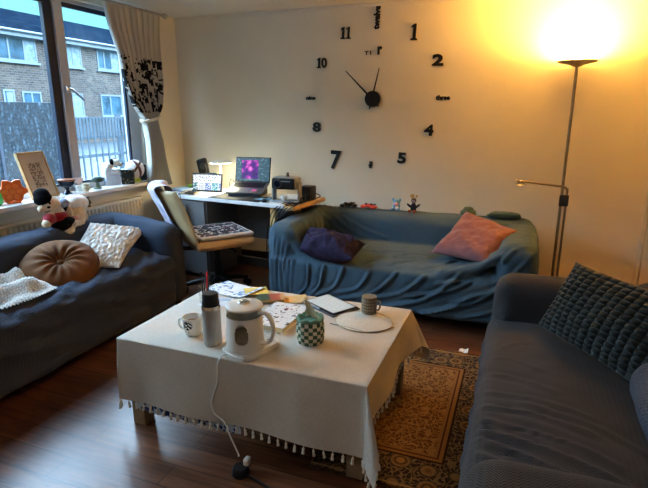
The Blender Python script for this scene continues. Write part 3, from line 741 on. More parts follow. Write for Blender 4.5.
# tassels along the hem
tb_ = B(); tb_.lathe([(.0015, 0), (.002, -.008), (.0055, -.012), (.0062, -.016), (.004, -.021), (.0056, -.024), (.0072, -.036), (.006, -.037)], n=8)
TAS = M('cream_tassel', (.66, .6, .5), .9)
proto = None
hem = [(W * i / 29, -dF) for i in range(30)] + [(W + dR * i / 5, -dF) for i in range(1, 6)] + [(W + dR, -dF + (dF + D) * i / 26) for i in range(1, 27)] + [(-dL * i / 6, -dF) for i in range(1, 6)]
off = V(((TX0 + TX1) / 2, (TY0 + TY1) / 2, TZ))
for s, t in hem:
    p = cloth_pt(s, t)
    if proto is None: proto = tb_.build('tassel', TAS, tcl, off=(0, 0, 0)); o = proto
    else: o = proto.copy(); COL.objects.link(o)
    o.location = p - off + V((0, -.002, .002)); o.rotation_euler = (random.uniform(-.15, .15), random.uniform(-.15, .15), 0)
# blue print undercloth showing below the hem at the left
uc = B(); uc.grid(lambda u, v: V((-1.57 + u * .55, TY0 - .003 + .004 * math.sin(u * 20), .105 + v * .3)), 40, 8)
uo = uc.build('undercloth', print_mat('blue_block_print', (.5, .55, .62), (.02, .06, .2), 45, .45, .9, 'voronoi', stretch=(1, .2, 1)), loc=None)
tag(uo, 'blue and white printed undercloth peeking below the tablecloth hem', 'cloth')
# ================================================================ CLOCK
YW = Y1
CK = aty(373, 99, YW)
ck = thing('wall_clock', 'large black stick-on number clock on the back wall', 'clock', (CK.x, YW, CK.z), world=True)
RX = Matrix.Rotation(PI / 2, 4, 'X')
def wtext(name, s, x, z, hgt, wid=None, bold=.0, rot=0, serif=(), label=None):
    me = text_mesh(s, 1.0, .03, bold)
    xs = [v.co.x for v in me.vertices]; ys = [v.co.y for v in me.vertices]
    cx, cy = (max(xs) + min(xs)) / 2, (max(ys) + min(ys)) / 2; k = hgt / (max(ys) - min(ys)); kx = k if wid is None else wid / (max(xs) - min(xs))
    b = B()
    m = Matrix.Translation((x, YW - .006, z)) @ RX @ Matrix.Rotation(rot, 4, 'Z') @ Matrix.Diagonal((kx, k, .1, 1)) @ Matrix.Translation((-cx, -cy, 0))
    b.add(me, m)
    pass
    o = b.build(name, BLACKM, ck, smooth=False); o['label'] = label or f'black {s} on the clock face'
def ones(s, u, v, h, w, xs, zero=None):
    p = aty(u, v, YW); b = B()
    for dx in xs:
        q = [(-.5, 0), (.5, 0), (.5, .09), (.24, .13), (.24, 1), (-.05, 1), (-.5, .84), (-.46, .76), (-.2, .8), (-.2, .13), (-.5, .09)]
        b.prism([(x * w, (z - .5) * h) for x, z in q], -.004, .004, Matrix.Translation((p.x + dx, YW - .005, p.z)) @ RX @ Matrix.Rotation(-.05, 4, 'Z'))
    if zero:
        me = text_mesh('0', 1.0, .03, .03); xs_ = [v_.co.x for v_ in me.vertices]; ys_ = [v_.co.y for v_ in me.vertices]
        b.add(me, Matrix.Translation((p.x + zero[0], YW - .006, p.z)) @ RX @ Matrix.Diagonal((zero[1] / (max(xs_) - min(xs_)), h / (max(ys_) - min(ys_)), .1, 1)) @ Matrix.Translation((-(max(xs_) + min(xs_)) / 2, -(max(ys_) + min(ys_)) / 2, 0)))
    o = b.build('numeral', BLACKM, ck, smooth=False); o['label'] = f'black {s} on the clock face'
ones('11', 346, 33, .095, .042, (-.024, .024)); ones('1', 414.5, 32, .125, .055, (0,)); ones('10', 322, 63, .085, .04, (-.026,), (.022, .052))
for s, u, v, h, wd, bold, serif in [('2', 438, 60, .09, .092, .05, ()), ('8', 317, 127, .085, .08, .05, ()), ('4', 429, 130, .092, .078, .045, ()), ('7', 336, 160, .17, .1, .03, ((-.04, .066, .014, .04),)), ('5', 402, 158, .095, .075, .04, ())]:
    p = aty(u, v, YW); wtext('numeral', s, p.x, p.z, h, wd, bold, -.05, serif)
p = aty(377, 17.5, YW); wtext('numeral_word', 'twelve', p.x, p.z, .055, .185, .06, PI / 2 - .05)
p = aty(311, 98, YW); wtext('numeral_word', 'nine', p.x, p.z, .03, .09, .06)
p = aty(443, 97.5, YW); wtext('numeral_word', 'three', p.x, p.z, .04, .115, .06)
p = aty(370.5, 164.5, YW); wtext('numeral_word', 'six', p.x, p.z, .034, .065, .06, PI / 2 - .05)
p = aty(368, 53, YW); wtext('clock_lettering', 'T I', p.x, p.z, .032, .055, .015)
p = aty(380, 50.5, YW); wtext('clock_lettering', 'r', p.x, p.z, .065, .04, .04, 0, ((-.005, -.028, .025, .012),))
b = B(); b.cyl((CK.x, YW - .03, CK.z), (CK.x, YW, CK.z), .066, n=36); b.cyl((CK.x, YW - .036, CK.z), (CK.x, YW - .03, CK.z), .02); b.build('hub', BLACKM, ck)
def hand(name, u, v, w):
    p = aty(u, v, YW - .03); d = (p - V((CK.x, YW - .03, CK.z))); n = V((0, 1, 0)); s = d.cross(n).normalized(); c = V((CK.x, YW - .04, CK.z)); b = B()
    a = c - d.normalized() * .085
    q = [a + s * w * .7, a - s * w * .7, c - s * w, p + V((0, -.01, 0)) - s * w * .35, p + V((0, -.01, 0)) + s * w * .35, c + s * w]
    b._new(q + [x + V((0, .004, 0)) for x in q], [(0, 1, 2, 3, 4, 5), (11, 10, 9, 8, 7, 6)] + [(i, (i + 1) % 6, 6 + (i + 1) % 6, 6 + i) for i in range(6)])
    b.build(name, BLACKM, ck, smooth=False)
hand('hour_hand', 379.5, 68, .008); hand('minute_hand', 346, 71, .009)

# ================================================================ FLOOR LAMP
LX, LY = .315, 4.16
LAMP = V((LX, LY, 1.80))
fl_ = thing('floor_lamp', 'tall metal uplighter floor lamp with side reading arm beside back sofa', 'lamp', (LX, LY, 0), world=True)
b = B(); b.lathe([(.13, 0), (.13, .014), (.12, .022), (.02, .03), (.012, .05)], (LX, LY, 0), 36); b.build('base', LAMPM, fl_)
b = B(); b.cyl((LX, LY, .03), (LX, LY, 1.77), .0105, n=14); b.build('pole', LAMPM, fl_)
b = B(); b.lathe([(.02, -.035), (.05, -.022), (.128, -.004), (.132, .004), (.128, .005), (.06, -.010), (.018, -.02), (.0, -.02)], LAMP, 44); o = b.build('lamp_shade', LAMPM, fl_)
b = B(); b.lathe([(.012, -.018), (.03, -.004), (.034, .012), (.02, .03), (.0, .036)], LAMP, 20); b.build('bulb', M('hot_bulb', (1, .8, .4), .5, emit=(1, .66, .22), es=40), fl_)
b = B(); b.bb((LX - .014, LY - .018, .77), (LX + .05, LY + .012, .855), .006); b.cyl((LX + .012, LY - .02, .80), (LX + .012, LY - .04, .80), .012); b.build('clamp', DARKG, fl_)
b = B(); P = [(LX + .035, LY, .05), (LX + .035, LY, .5), (LX + .035, LY, .86), (LX + .03, LY - .004, .90), (LX - .0, LY - .015, .918), (LX - .05, LY - .03, .925), (LX - .18, LY - .08, .945), (LX - .33, LY - .13, .962)]
b.tube(P, .0085, 10); b.build('reading_arm', LAMPM, fl_)
b = B(); q = V((LX - .30, LY - .125, .935)); b.lathe([(.0, .016), (.012, .016), (.03, .008), (.046, -.002), (.046, -.008), (.0, -.008)], q, 24); b.cyl(q + V((0, 0, .012)), q + V((0, 0, .03)), .006); b.build('reading_head', CHROME, fl_)

# ================================================================ SILL THINGS
SZ = WZ0
# framed print
fr = thing('picture_frame', 'oak framed dark line print leaning on the window sill', 'picture frame', atz(40, 193, SZ))
fr.location = (-3.16, 2.62, SZ + .001)
A0, A1 = atx(31, 198, -3.15), atx(60.5, 190, -3.19)
xax = (A1 - A0); xax.z = 0; wfr = .25; hfr = .335
lean = Matrix.Rotation(math.atan2(xax.y, xax.x), 4, 'Z') @ Matrix.Rotation(-.30, 4, 'X')
fr.matrix_world = Matrix.Translation((A0.x + .03, A0.y + .0, SZ + .004)) @ lean
b = B(); t_ = .014
b.bb((0, 0, 0), (wfr, .022, t_), .002); b.bb((0, 0, hfr - t_), (wfr, .022, hfr), .002); b.bb((0, 0, 0), (t_, .022, hfr), .002); b.bb((wfr - t_, 0, 0), (wfr, .022, hfr), .002); b.build('frame', OAK, fr, smooth=False)
B().bb((t_, .008, t_), (wfr - t_, .018, hfr - t_)).build('mount', M('warm_mount_card', (.62, .52, .42), .7, var=.03), fr, smooth=False)
B().bb((.07, .0065, .08), (wfr - .07, .009, hfr - .08)).build('print', print_mat('line_print', (.5, .4, .32), (.13, .09, .07), 75, .46, kind='voronoi'), fr, smooth=False)
B().quad((t_, .004, t_), (wfr - t_, .004, t_), (wfr - t_, .004, hfr - t_), (t_, .004, hfr - t_)).build('front_glass', CLEAR, fr, smooth=False)
# orange leaf ornament
ol = thing('leaf_ornament', 'orange maple-leaf shaped ornament on the sill beside picture frame', 'ornament', (-3.16, 2.40, SZ), rotz=math.radians(62))
OR = M('orange_glaze', (.75, .16, .03), .35, var=.15)
pts = []
for k in range(22):
    a = PI / 2 + 2 * PI * k / 22; rr = .078 + .014 * math.cos(6 * a)
    if 9 <= k <= 13: rr *= .92
    pts.append((rr * math.cos(a) * 1.05, rr * math.sin(a) + .078))
b = B(); b.prism(pts, -.011, .011, Matrix.Rotation(PI / 2, 4, 'X')); b.build('leaf', OR, ol, smooth=False)
b = B()
for k in range(6): a = 2 * PI * k / 6; b.cyl((.04 * math.cos(a), -.0115, .078 + .04 * math.sin(a)), (.04 * math.cos(a), -.016, .078 + .04 * math.sin(a)), .018, n=6)
b.cyl((0, -.0115, .078), (0, -.017, .078), .018, n=6); b.build('raised_cells', M('orange_glaze_light', (.85, .24, .05), .35), ol, smooth=False)
b = B(); b.bb((-.04, -.022, 0), (.04, .022, .012), .003); b.build('foot', OR, ol)
gr = thing('green_ornament', 'small bright green glass ornament at the photo left edge of sill', 'ornament', (-3.17, 2.285, SZ))
b = B(); b.lathe([(.02, 0), (.034, .01), (.042, .04), (.036, .075), (.016, .092), (.016, .108), (.02, .112), (.0, .112)], (0, 0, 0), 24); b.build('bottle', M('green_glaze', (.1, .55, .12), .2), gr)
o = B().lathe([(.018, 0), (.018, .02), (.0, .02)], (0, 0, .112), 16).build('stopper', M('green_dark', (.04, .25, .07), .3), gr)
# dark goblet
gx = V((-3.15, 2.835, SZ))
gb = thing('goblet', 'dark glazed stem goblet on the window sill right of picture frame', 'goblet', gx)
b = B(); b.lathe([(.034, 0), (.036, .006), (.022, .014), (.013, .03), (.016, .045), (.04, .055), (.056, .075), (.06, .108), (.055, .108), (.05, .08), (.03, .062), (0, .06)], n=28); b.build('bowl', M('ink_blue_glaze', (.02, .028, .05), .2), gb)
b = B(); b.lathe([(.0605, .096), (.062, .100), (.062, .106), (.0605, .109)], n=28); b.build('rim_band', M('rim_rust', (.3, .1, .05), .4), gb)
# heart ornament on white pot
hp = V((-3.19, 2.985, SZ))
ho = thing('heart_ornament', 'pink heart ornament on small white stand behind goblet', 'ornament', hp)
b = B(); b.lathe([(.026, 0), (.03, .008), (.028, .035), (.034, .045), (.0, .046)], n=20); b.build('stand', WHITEC, ho)
hpts = [(.036 * (16 * math.sin(t) ** 3) / 16, .034 * (13 * math.cos(t) - 5 * math.cos(2 * t) - 2 * math.cos(3 * t) - math.cos(4 * t)) / 16 + .082) for t in [2 * PI * k / 32 for k in range(32)]]
b = B(); b.prism(hpts, -.012, .012, Matrix.Rotation(math.radians(40), 4, 'Z') @ Matrix.Rotation(PI / 2, 4, 'X')); b.build('heart', M('pink_stone', (.62, .42, .36), .4), ho, smooth=False)
# bowl small white
wb = thing('small_pot', 'tiny cream pot with a wavy rim beside the mushroom ornament', 'pot', V((-3.12, 2.985, SZ)))
b = B(); b.lathe([(.018, 0), (.026, .012), (.028, .03), (.022, .042), (.03, .06), (.026, .06), (.018, .044), (.0, .04)], n=20); b.build('pot_body', M('cream_glaze', (.7, .62, .45), .3), wb)
b = B(); b.tube([(.024, 0, .045), (.04, 0, .04), (.038, 0, .02), (.025, 0, .014)], .004); b.build('handle', CACHE['cream_glaze'], wb)
# mushroom
mu = thing('mushroom_ornament', 'dark green toadstool ornament on the window sill', 'ornament', V((-3.145, 3.13, SZ)))
b = B(); b.lathe([(.03, 0), (.032, .006), (.018, .014), (.013, .045), (.015, .06)], n=20); b.build('stalk', M('moss_stalk', (.16, .2, .14), .6), mu)
b = B(); b.lathe([(.0, .055), (.042, .056), (.05, .064), (.046, .08), (.03, .096), (.0, .102)], n=24); b.build('cap', M('moss_cap', (.045, .08, .055), .5), mu)
# pale box and black tin
pb = thing('gift_box', 'pale blue grey square box on the sill under the spotted toy', 'box', atz(110, 187, SZ), rotz=math.radians(60))
pb.location = (-3.215, 3.36, SZ)
b = B(); b.bb((-.06, -.045, 0), (.06, .045, .105), .004); b.build('box_body', M('pale_blue_card', (.52, .58, .66), .6, var=.08), pb, smooth=False)
b = B(); b.bb((-.063, -.048, .095), (.063, .048, .13), .004); b.build('lid', M('pale_blue_lid', (.6, .65, .7), .6), pb, smooth=False)
bt = thing('tin', 'black square tin with gold flecked pattern next to pale box', 'tin', (-3.125, 3.455, SZ), rotz=math.radians(38))
b = B(); b.bb((-.052, -.05, 0), (.052, .05, .10), .006); b.build('tin_body', print_mat('gold_fleck_black', (.012, .012, .012), (.3, .22, .09), 55, .3, .35, 'voronoi'), bt, smooth=False)
b = B(); b.bb((-.055, -.053, .10), (.055, .053, .125), .006); b.build('lid', CACHE['gold_fleck_black'], bt, smooth=False)
# small spotted toy peeping over the box
FURW = M('white_plush', (.72, .68, .62), .95, var=.1, sc=60, bmp=.6, bsc=220, sheen=.3)
FURB = M('black_plush', (.006, .006, .007), .95, bmp=.5, bsc=220, spec=.1)
FURC = M('cream_plush', (.66, .52, .36), .95, var=.12, sc=50, bmp=.6, bsc=220, sheen=.3)
tp = V((-3.215, 3.36, SZ + .13))
tw = thing('plush_puppy', 'small white plush puppy with black ears lying on pale box', 'soft toy', tp, world=True)
def blob(items, vox=.006, sm=3):
    b = B()
    for c, r, *rot in items: b.ball(c, r, 16, 10, rot[0] if rot else None)
    return remesh(b, vox, sm)
S = V((.42, .9, 0)).normalized()
blob([(tp + V((-.01, -.02, .03)), (.05, .05, .032)), (tp + S * .025 + V((.02, 0, .05)), (.036, .036, .034)), (tp + S * .055 + V((.03, 0, .036)), (.024, .024, .02)), (tp + V((.02, -.05, .018)), (.016, .03, .016))]).build('body', FURW, tw)
b = B(); b.ball(tp + S * .0 + V((.028, -.012, .058)), (.016, .02, .03)); b.build('ear', FURB, tw)
b = B(); b.ball(tp + S * .03 + V((-.012, .02, .062)), (.014, .018, .026)); b.build('ear', FURB, tw)
b = B(); b.ball(tp + S * .076 + V((.036, 0, .042)), .008); b.build('nose', FURB, tw)
# ball on green stand
bp = atx(134.5, 168, -3.155)
bl = tag(B().ball((0, 0, 0), .082, 40, 24).build('decorative_ball', None, loc=(bp.x, bp.y, SZ + .03 + .08)), 'white ball with crossing brown bands on green stand', 'ball')
def ballmat():
    m, t, b_ = nt('banded_ball'); s = N(t, 'ShaderNodeSeparateXYZ'); L(t, coord(t, rot=(.3, .35, .5)), s.inputs[0])
    k1 = math_(t, 'LESS_THAN', math_(t, 'ABSOLUTE', math_(t, 'ADD', s.outputs[1], math_(t, 'MULTIPLY', s.outputs[2], .45))), .014)
    k2 = math_(t, 'LESS_THAN', math_(t, 'ABSOLUTE', math_(t, 'SUBTRACT', s.outputs[1], math_(t, 'MULTIPLY', s.outputs[2], .75))), .012)
    L(t, mixc(t, math_(t, 'MAXIMUM', k1, k2), (.72, .72, .74), (.12, .045, .035)), b_.inputs['Base Color']); b_.inputs['Roughness'].default_value = .4; return m
bl.data.materials.append(ballmat())
bs_ = thing('ball_stand', 'lime green ring stand under the banded ball', 'stand', (bp.x, bp.y, SZ))
B().lathe([(.045, 0), (.047, .01), (.04, .034), (.034, .034), (.036, .012), (.036, 0)], n=28).build('ring', M('lime_plastic', (.45, .6, .1), .4), bs_)
sp_ = thing('speaker', 'small dark box speaker on sill between ball and curtain', 'speaker', (-3.20, 3.70, SZ), rotz=math.radians(70))
b = B(); b.bb((-.04, -.04, 0), (.04, .04, .14), .008); b.build('case', DARKG, sp_)
b = B(); b.cyl((0, -.041, .085), (0, -.045, .085), .028, n=24); b.cyl((0, -.041, .035), (0, -.045, .035), .014, n=20); b.build('cone', BLACK, sp_)
# brass figure on the radiator
bf = thing('figurine', 'small brass figurine standing on the radiator top', 'figurine', (-3.115, 2.985, .739))
b = B(); b.lathe([(.016, 0), (.018, .006), (.01, .014), (.015, .03), (.019, .045), (.01, .06), (.006, .064), (.011, .072), (.011, .082), (.0, .09)], n=18); b.build('body', M('brass', (.36, .24, .07), .35, .8), bf)
b = B(); b.tube([(-.016, 0, .05), (-.026, 0, .035), (-.016, 0, .028)], .004); b.tube([(.016, 0, .05), (.026, 0, .035), (.016, 0, .028)], .004); b.build('arm', CACHE['brass'], bf)

# ================================================================ LEFT SOFA: soft toys and cushions
TOC = -V((FW.x, FW.y, 0)).normalized()    # direction out of the wall corner into the room
def wpt(u, v, x): return atx(u, v, x)
# teddy bear in bearskin hat
bb_ = wpt(60, 222, -2.90)
tb2 = thing('teddy_bear', 'beige teddy bear in black fur hat and red jumper on sofa back', 'soft toy', (bb_.x, bb_.y, .70), world=True)
h = wpt(50, 205, -2.90); bd = wpt(57, 217, -2.89)
fx = TOC * .9 + V((.2, .2, 0))
k = .0077  # metres per photo pixel here
blob([(h, (.066, .066, .062)), (wpt(54, 207, -2.90) + TOC * .05, (.04, .04, .034)), (wpt(41, 209, -2.9), (.024, .02, .026)), (bd + V((0, 0, .005)), (.06, .06, .07)), (wpt(62, 224, -2.87), (.055, .06, .045)),
      (wpt(49, 223, -2.86) + TOC * .03, (.03, .03, .03)), (wpt(70, 229, -2.82) + TOC * .02, (.045, .04, .032)), (wpt(74, 223, -2.82) + TOC * .02, (.04, .036, .032)), (wpt(66, 226, -2.83), (.045, .045, .034)), (wpt(69, 222, -2.83), (.045, .045, .032)), (wpt(52, 218, -2.87) + TOC * .02, (.034, .034, .04))]).build('body', FURC, tb2)
blob([(wpt(43, 199, -2.915), (.058, .058, .05)), (wpt(41.5, 195.0, -2.925), (.053, .05, .046)), (wpt(44, 201, -2.915), (.062, .062, .026))]).build('fur_hat', FURB, tb2)
RED = knit_mat('red_knit', (.22, .006, .016), (.42, .014, .03), 120)
blob([(bd + V((.0, 0, .0)), (.068, .068, .06)), (wpt(51, 218.5, -2.87) + TOC * .02, (.04, .04, .04)), (wpt(63, 216.5, -2.87) + TOC * .02, (.036, .036, .036)), (wpt(50.5, 220, -2.865) + TOC * .028, (.034, .034, .03))]).build('jumper', RED, tb2)
blob([(wpt(59.5, 223, -2.875), (.062, .062, .04)), (wpt(65, 226, -2.83) + TOC * .004, (.05, .05, .036)), (wpt(68, 221.5, -2.83), (.05, .05, .034))]).build('trousers', FURB, tb2)
mz = wpt(54, 207, -2.90) + TOC * .05
b = B(); b.ball(mz + (TOC * .9 + RT * .3 + V((0, 0, .4))).normalized() * .036, (.012, .012, .009)); b.build('nose', FURB, tb2)
for sx in (-.30, .34): B().ball(h + (TOC * .85 + RT * (sx + .12) + V((0, 0, .34))).normalized() * .0635, .0075, 12, 8).build('eye', FURB, tb2)
B().tube([mz + TOC * .036 + RT * -.012 + V((0, 0, -.012)), mz + TOC * .039 + V((0, 0, -.018)), mz + TOC * .035 + RT * .016 + V((0, 0, -.01))], .0025, 6).build('mouth', FURB, tb2)
b = B()
for dx in range(4): b.box(wpt(60 + dx * 1.5, 215, -2.865) + TOC * .052, (.005, .004, .008), .9)
b.build('chest_lettering', M('white_thread', (.7, .7, .7), .9), tb2, smooth=False)
# second plush, white with grey helmet ears
wh = wpt(76, 206, -2.93)
wp = thing('plush_dog', 'white and cream plush dog with grey nose leaning on teddy bear', 'soft toy', (wh.x, wh.y, .70), world=True)
blob([(wpt(73, 203, -2.94), (.07, .07, .06)), (wpt(78, 203, -2.94), (.07, .075, .06)), (wpt(64.5, 204, -2.91), (.042, .042, .04))]).build('head', FURW, wp)
blob([(wpt(76, 212, -2.92), (.062, .06, .06)), (wpt(77, 219, -2.90), (.062, .06, .05)), (wpt(69, 213, -2.88), (.028, .028, .05)), (wpt(80, 222, -2.86), (.036, .034, .03)), (wpt(77, 224, -2.85), (.03, .034, .028)), (wpt(84, 217, -2.91), (.03, .03, .036))]).build('body', FURC, wp)
blob([(wpt(63, 203.5, -2.90), (.038, .038, .036))]).build('muzzle', M('grey_plush', (.3, .32, .4), .95, bmp=.5, bsc=220), wp)
blob([(wpt(67, 206, -2.89) + TOC * .02, (.012, .02, .04))]).build('ear', FURB, wp)
blob([(wpt(83, 206, -2.90) + TOC * .02, (.012, .02, .045))]).build('ear', FURB, wp)
b = B(); b.ball(wpt(77.5, 217, -2.86) + TOC * .04, (.022, .022, .018)); b.build('belly_patch', M('pink_plush', (.6, .32, .28), .95, bmp=.4, bsc=200), wp)

# brown round cushion with pleats and a button
nrm = V((.46, -.36, .85)).normalized(); side = V((.30, .93, 0)); side = (side - nrm * side.dot(nrm)).normalized(); upc = nrm.cross(side)
cc = V((-2.60, 2.215, .53))
rc = thing('round_cushion', 'brown velvet round cushion with pleats and centre button on left sofa', 'cushion', cc)
rc.matrix_world = Matrix((side, upc, nrm)).transposed().to_4x4(); rc.location = cc
BRV = M('brown_velvet', (.15, .064, .022), .8, var=.18, sc=14, sheen=.08, spec=.2)
b = B()
for sg in (1, -1):
    def fn(u, v, sg=sg):
        r = v; a = 2 * PI * u
        prof = .085 * (max(0, 1 - r ** 2.8) ** .5) * (1 - .62 * math.exp(-(r / .24) ** 2))
        prof += (.007 * math.sin(a * 13 + 1.5 * r + .8 * math.sin(3 * a)) * math.exp(-((r - .38) / .3) ** 2) + .006 * noise.noise(V((math.cos(a) * 2 * r, math.sin(a) * 2 * r, sg)))) * min(1, r * 4) * (1 if r < .97 else 0)
        R_ = .222 * (1 + .02 * math.sin(5 * a) + .015 * math.sin(3 * a + 1))
        return V((R_ * r * math.cos(a), R_ * r * .92 * math.sin(a), sg * prof))
    b.grid(fn, 120, 30)
b.build('cover', BRV, rc, angle=80)
B().ball((0, 0, .04), (.02, .02, .012)).build('button', BRV, rc)
b = B(); b.tube([(.223 * math.cos(a), .205 * math.sin(a), 0) for a in [2 * PI * k / 48 for k in range(49)]], .006, smooth=False); b.build('piping', BRV, rc)

WHC = M('white_crinkled_cotton', (.66, .62, .56), .9, var=.05, sc=20, bmp=.3, bsc=120)
def cushion(name, label, cat, A, Bq, C, D, t, mat, part='cover', seam=True, **kw):
    c = sum((V(x) for x in (A, Bq, C, D)), V()) / 4
    th_ = thing(name, label, cat, c, world=True)
    pillow(A, Bq, C, D, t, **kw).build(part, mat, th_, angle=80)
    return th_
cushion('cushion', 'white crinkled cotton cushion leaning on left sofa back', 'cushion', (-2.80, 2.68, .70), (-2.66, 2.24, .49), (-2.37, 2.46, .475), (-2.56, 2.98, .615), .06, WHC, crease=.0065, sc=18, seed=3, n=90)
# knitted throw on the left sofa seat
kt = thing('knitted_throw', 'rumpled cream knitted throw lying on the left sofa seat', 'throw', (-2.65, 1.85, .46), world=True)
KN = knit_mat('cream_knit', (.34, .29, .24), (.66, .61, .54), 55)
def kf(u, v):
    x = -2.90 + .46 * u + .06 * v + .03 * math.sin(4 * v); y = 1.60 + .52 * v * (1 - .12 * u) - .04 * u
    e = min(1, 6 * min(u, 1 - u, v, 1 - v) + .0); z = .482 + .035 * e + .028 * e * math.sin(16 * u + 5 * v + 2 * math.sin(5 * v)) + .028 * e * noise.noise(V((u * 4, v * 5, 2)))
    return V((x, y, z + (.05 * (1 - u) ** 2) + .0045 * math.sin(150 * v + 6 * u)))
b = B(); b.grid(kf, 70, 190); bmesh.ops.solidify(b.bm, geom=b.bm.faces[:], thickness=.012); b.build('blanket', KN, kt, angle=80)


# ================================================================ BACK SOFA: cushions and toys
cushion('cushion', 'dusty pink velvet cushion leaning in the right corner of teal sofa', 'cushion', (-.35, 3.90, .73), (-.54, 3.52, .485), (-.13, 3.31, .50), (.03, 3.68, .66), .07, M('pink_velvet', (.23, .098, .11), .85, var=.1, sc=12, sheen=.15), crease=.010, sc=3, seed=9, n=56)
pc = cushion('cushion', 'dark purple fluffy cushion slumped in left corner of teal sofa', 'cushion', (-1.53, 3.56, .545), (-1.45, 3.26, .49), (-1.02, 3.20, .47), (-1.02, 3.52, .50), .10, M('purple_fur_base', (.022, .014, .045), .95, var=.3, sc=20), n=40, crease=.012, sc=5, seed=5)
PF = M('purple_fur', (.022, .015, .042), .85, var=.4, sc=20, sheen=.08)
src = [o for o in pc.children][0].data
b = B(); rr = random.Random(2); offp = V(pc['_world'])
polys = list(src.polygons)
for i in range(5200):
    pl = polys[rr.randrange(len(polys))]
    if pl.normal.z < -.4: continue
    q = src.vertices[pl.vertices[rr.randrange(len(pl.vertices))]].co + V((rr.uniform(-.006, .006),) * 3) + offp
    d = (pl.normal + V((rr.uniform(-.7, .7), rr.uniform(-.7, .7), rr.uniform(-.8, .3)))).normalized(); s_ = d.orthogonal().normalized() * .0022
    e = q + d * rr.uniform(.018, .034); b._new([q - s_, q + s_, e], [(0, 1, 2)])
o = b.build('fur', PF, pc, smooth=False, weld=False); o['kind'] = 'stuff'
# game controllers
def controller(name, label, p, rot, mat, grp=None):
    t = thing(name, label, 'game controller', p, rot)
    b = B(); b.ball((0, 0, .022), (.055, .032, .017)); b.ball((-.052, -.018, .016), (.022, .038, .014), rot=Matrix.Rotation(.35, 3, 'Z')); b.ball((.052, -.018, .016), (.022, .038, .014), rot=Matrix.Rotation(-.35, 3, 'Z'))
    remesh(b, .005, 3).build('shell', mat, t)
    b = B(); b.cyl((-.025, -.012, .034), (-.025, -.012, .045), .009); b.cyl((.025, -.012, .034), (.025, -.012, .045), .009); b.build('thumbstick', BLACK, t)
    b = B()
    for a in range(4): b.cyl((.045 + .01 * math.cos(a * PI / 2), .008 + .01 * math.sin(a * PI / 2), .03), (.045 + .01 * math.cos(a * PI / 2), .008 + .01 * math.sin(a * PI / 2), .04), .0045, n=10)
    b.build('buttons', DARKG, t); return t
REDP = M('coral_plastic', (.75, .09, .07), .4)
controller('game_controller', 'black game controller lying on teal sofa back', (-1.335, 4.06, .672), .3, BLACK)
controller('game_controller', 'coral red game controller lying on teal sofa back', (-1.15, 4.06, .672), -.2, REDP)
# blue plush and little doll
bpz = V((-.92, 4.06, .672))
bpt = thing('plush_toy', 'tiny blue plush toy with pink snout on teal sofa back', 'soft toy', bpz, world=True)
BLP = M('light_blue_plush', (.16, .36, .52), .95, bmp=.5, bsc=250, sheen=.3)
blob([(bpz + V((0, 0, .03)), (.034, .03, .032)), (bpz + V((.004, -.004, .068)), (.03, .028, .026)), (bpz + V((-.026, 0, .088)), (.012, .01, .014)), (bpz + V((.03, 0, .088)), (.012, .01, .014)), (bpz + V((-.025, -.03, .012)), (.014, .018, .012)), (bpz + V((.025, -.03, .012)), (.014, .018, .012))], .005).build('body', BLP, bpt)
b = B(); b.ball(bpz + V((.006, -.03, .055)), (.02, .016, .016)); b.build('snout', M('pink_felt', (.75, .35, .38), .9), bpt)
b = B(); b.ball(bpz + V((.012, -.026, .022)), (.018, .012, .016)); b.build('bib', M('white_felt', (.75, .75, .7), .9), bpt)
dz = V((-.775, 4.05, .672))
dl = thing('doll', 'little dark dressed doll with straw hair on teal sofa back', 'doll', dz, world=True)
blob([(dz + V((0, 0, .035)), (.026, .022, .034)), (dz + V((0, 0, .088)), (.022, .02, .022)), (dz + V((-.035, -.01, .05)), (.026, .009, .010), Matrix.Rotation(.7, 3, 'Y')), (dz + V((.036, -.01, .05)), (.026, .009, .010), Matrix.Rotation(-.7, 3, 'Y')), (dz + V((-.02, -.04, .012)), (.012, .03, .01)), (dz + V((.02, -.04, .012)), (.012, .03, .01)), (dz + V((0, 0, .066)), (.012, .012, .014))], .0045, 2).build('body', M('doll_black_cloth', (.025, .022, .03), .9, var=.3), dl)
b = B(); b.ball(dz + V((0, -.012, .086)), (.017, .012, .016)); b.build('face', M('doll_grey_face', (.3, .26, .34), .8), dl)
b = B()
for i in range(26):
    a = rr.uniform(-.9, .9); e = dz + V((math.sin(a) * .045, rr.uniform(-.012, .012), .10 + math.cos(a) * .045)); b.tube([dz + V((math.sin(a) * .012, 0, .10)), e], .0028, 5, False)
b.build('hair', M('straw_hair', (.62, .4, .16), .9), dl)
for dd in ((-.02, -.072, .014), (.02, -.072, .014)): B().ball(dz + V(dd), (.011, .01, .012)).build('shoe', M('rust_felt', (.4, .1, .05), .9), dl)
# green beanie and folded knit
GRN = knit_mat('moss_green_knit', (.035, .075, .06), (.10, .17, .13), 110)
gbz = V((-.345, 4.06, .672))
gb_ = thing('beanie', 'small moss green knitted beanie rolled up on teal sofa back', 'hat', gbz, world=True)
b = B(); b.lathe([(.0, .02), (.03, .018), (.045, .012), (.058, .006), (.062, .02), (.058, .036), (.05, .044), (.042, .046), (.035, .062), (.018, .07), (.0, .072)], gbz + V((0, 0, -.004)), 28, sy=.8); displace(b, lambda p, n: .004 * noise.noise(p * 40)).build('knit', GRN, gb_)
gfz = V((-.08, 4.06, .668))
gf = thing('folded_jumper', 'green knitted garment folded on right end of teal sofa back', 'clothing', gfz, world=True)
b = B()
for k, (x, y, z, l, w_, a) in enumerate([(0, 0, .014, .135, .06, .05), (.02, -.008, .034, .11, .052, -.08), (-.05, -.02, .03, .07, .035, .5)]):
    b.ball(gfz + V((x, y, z)), (l, w_, .017), 24, 10, Matrix.Rotation(a, 3, 'Z'))
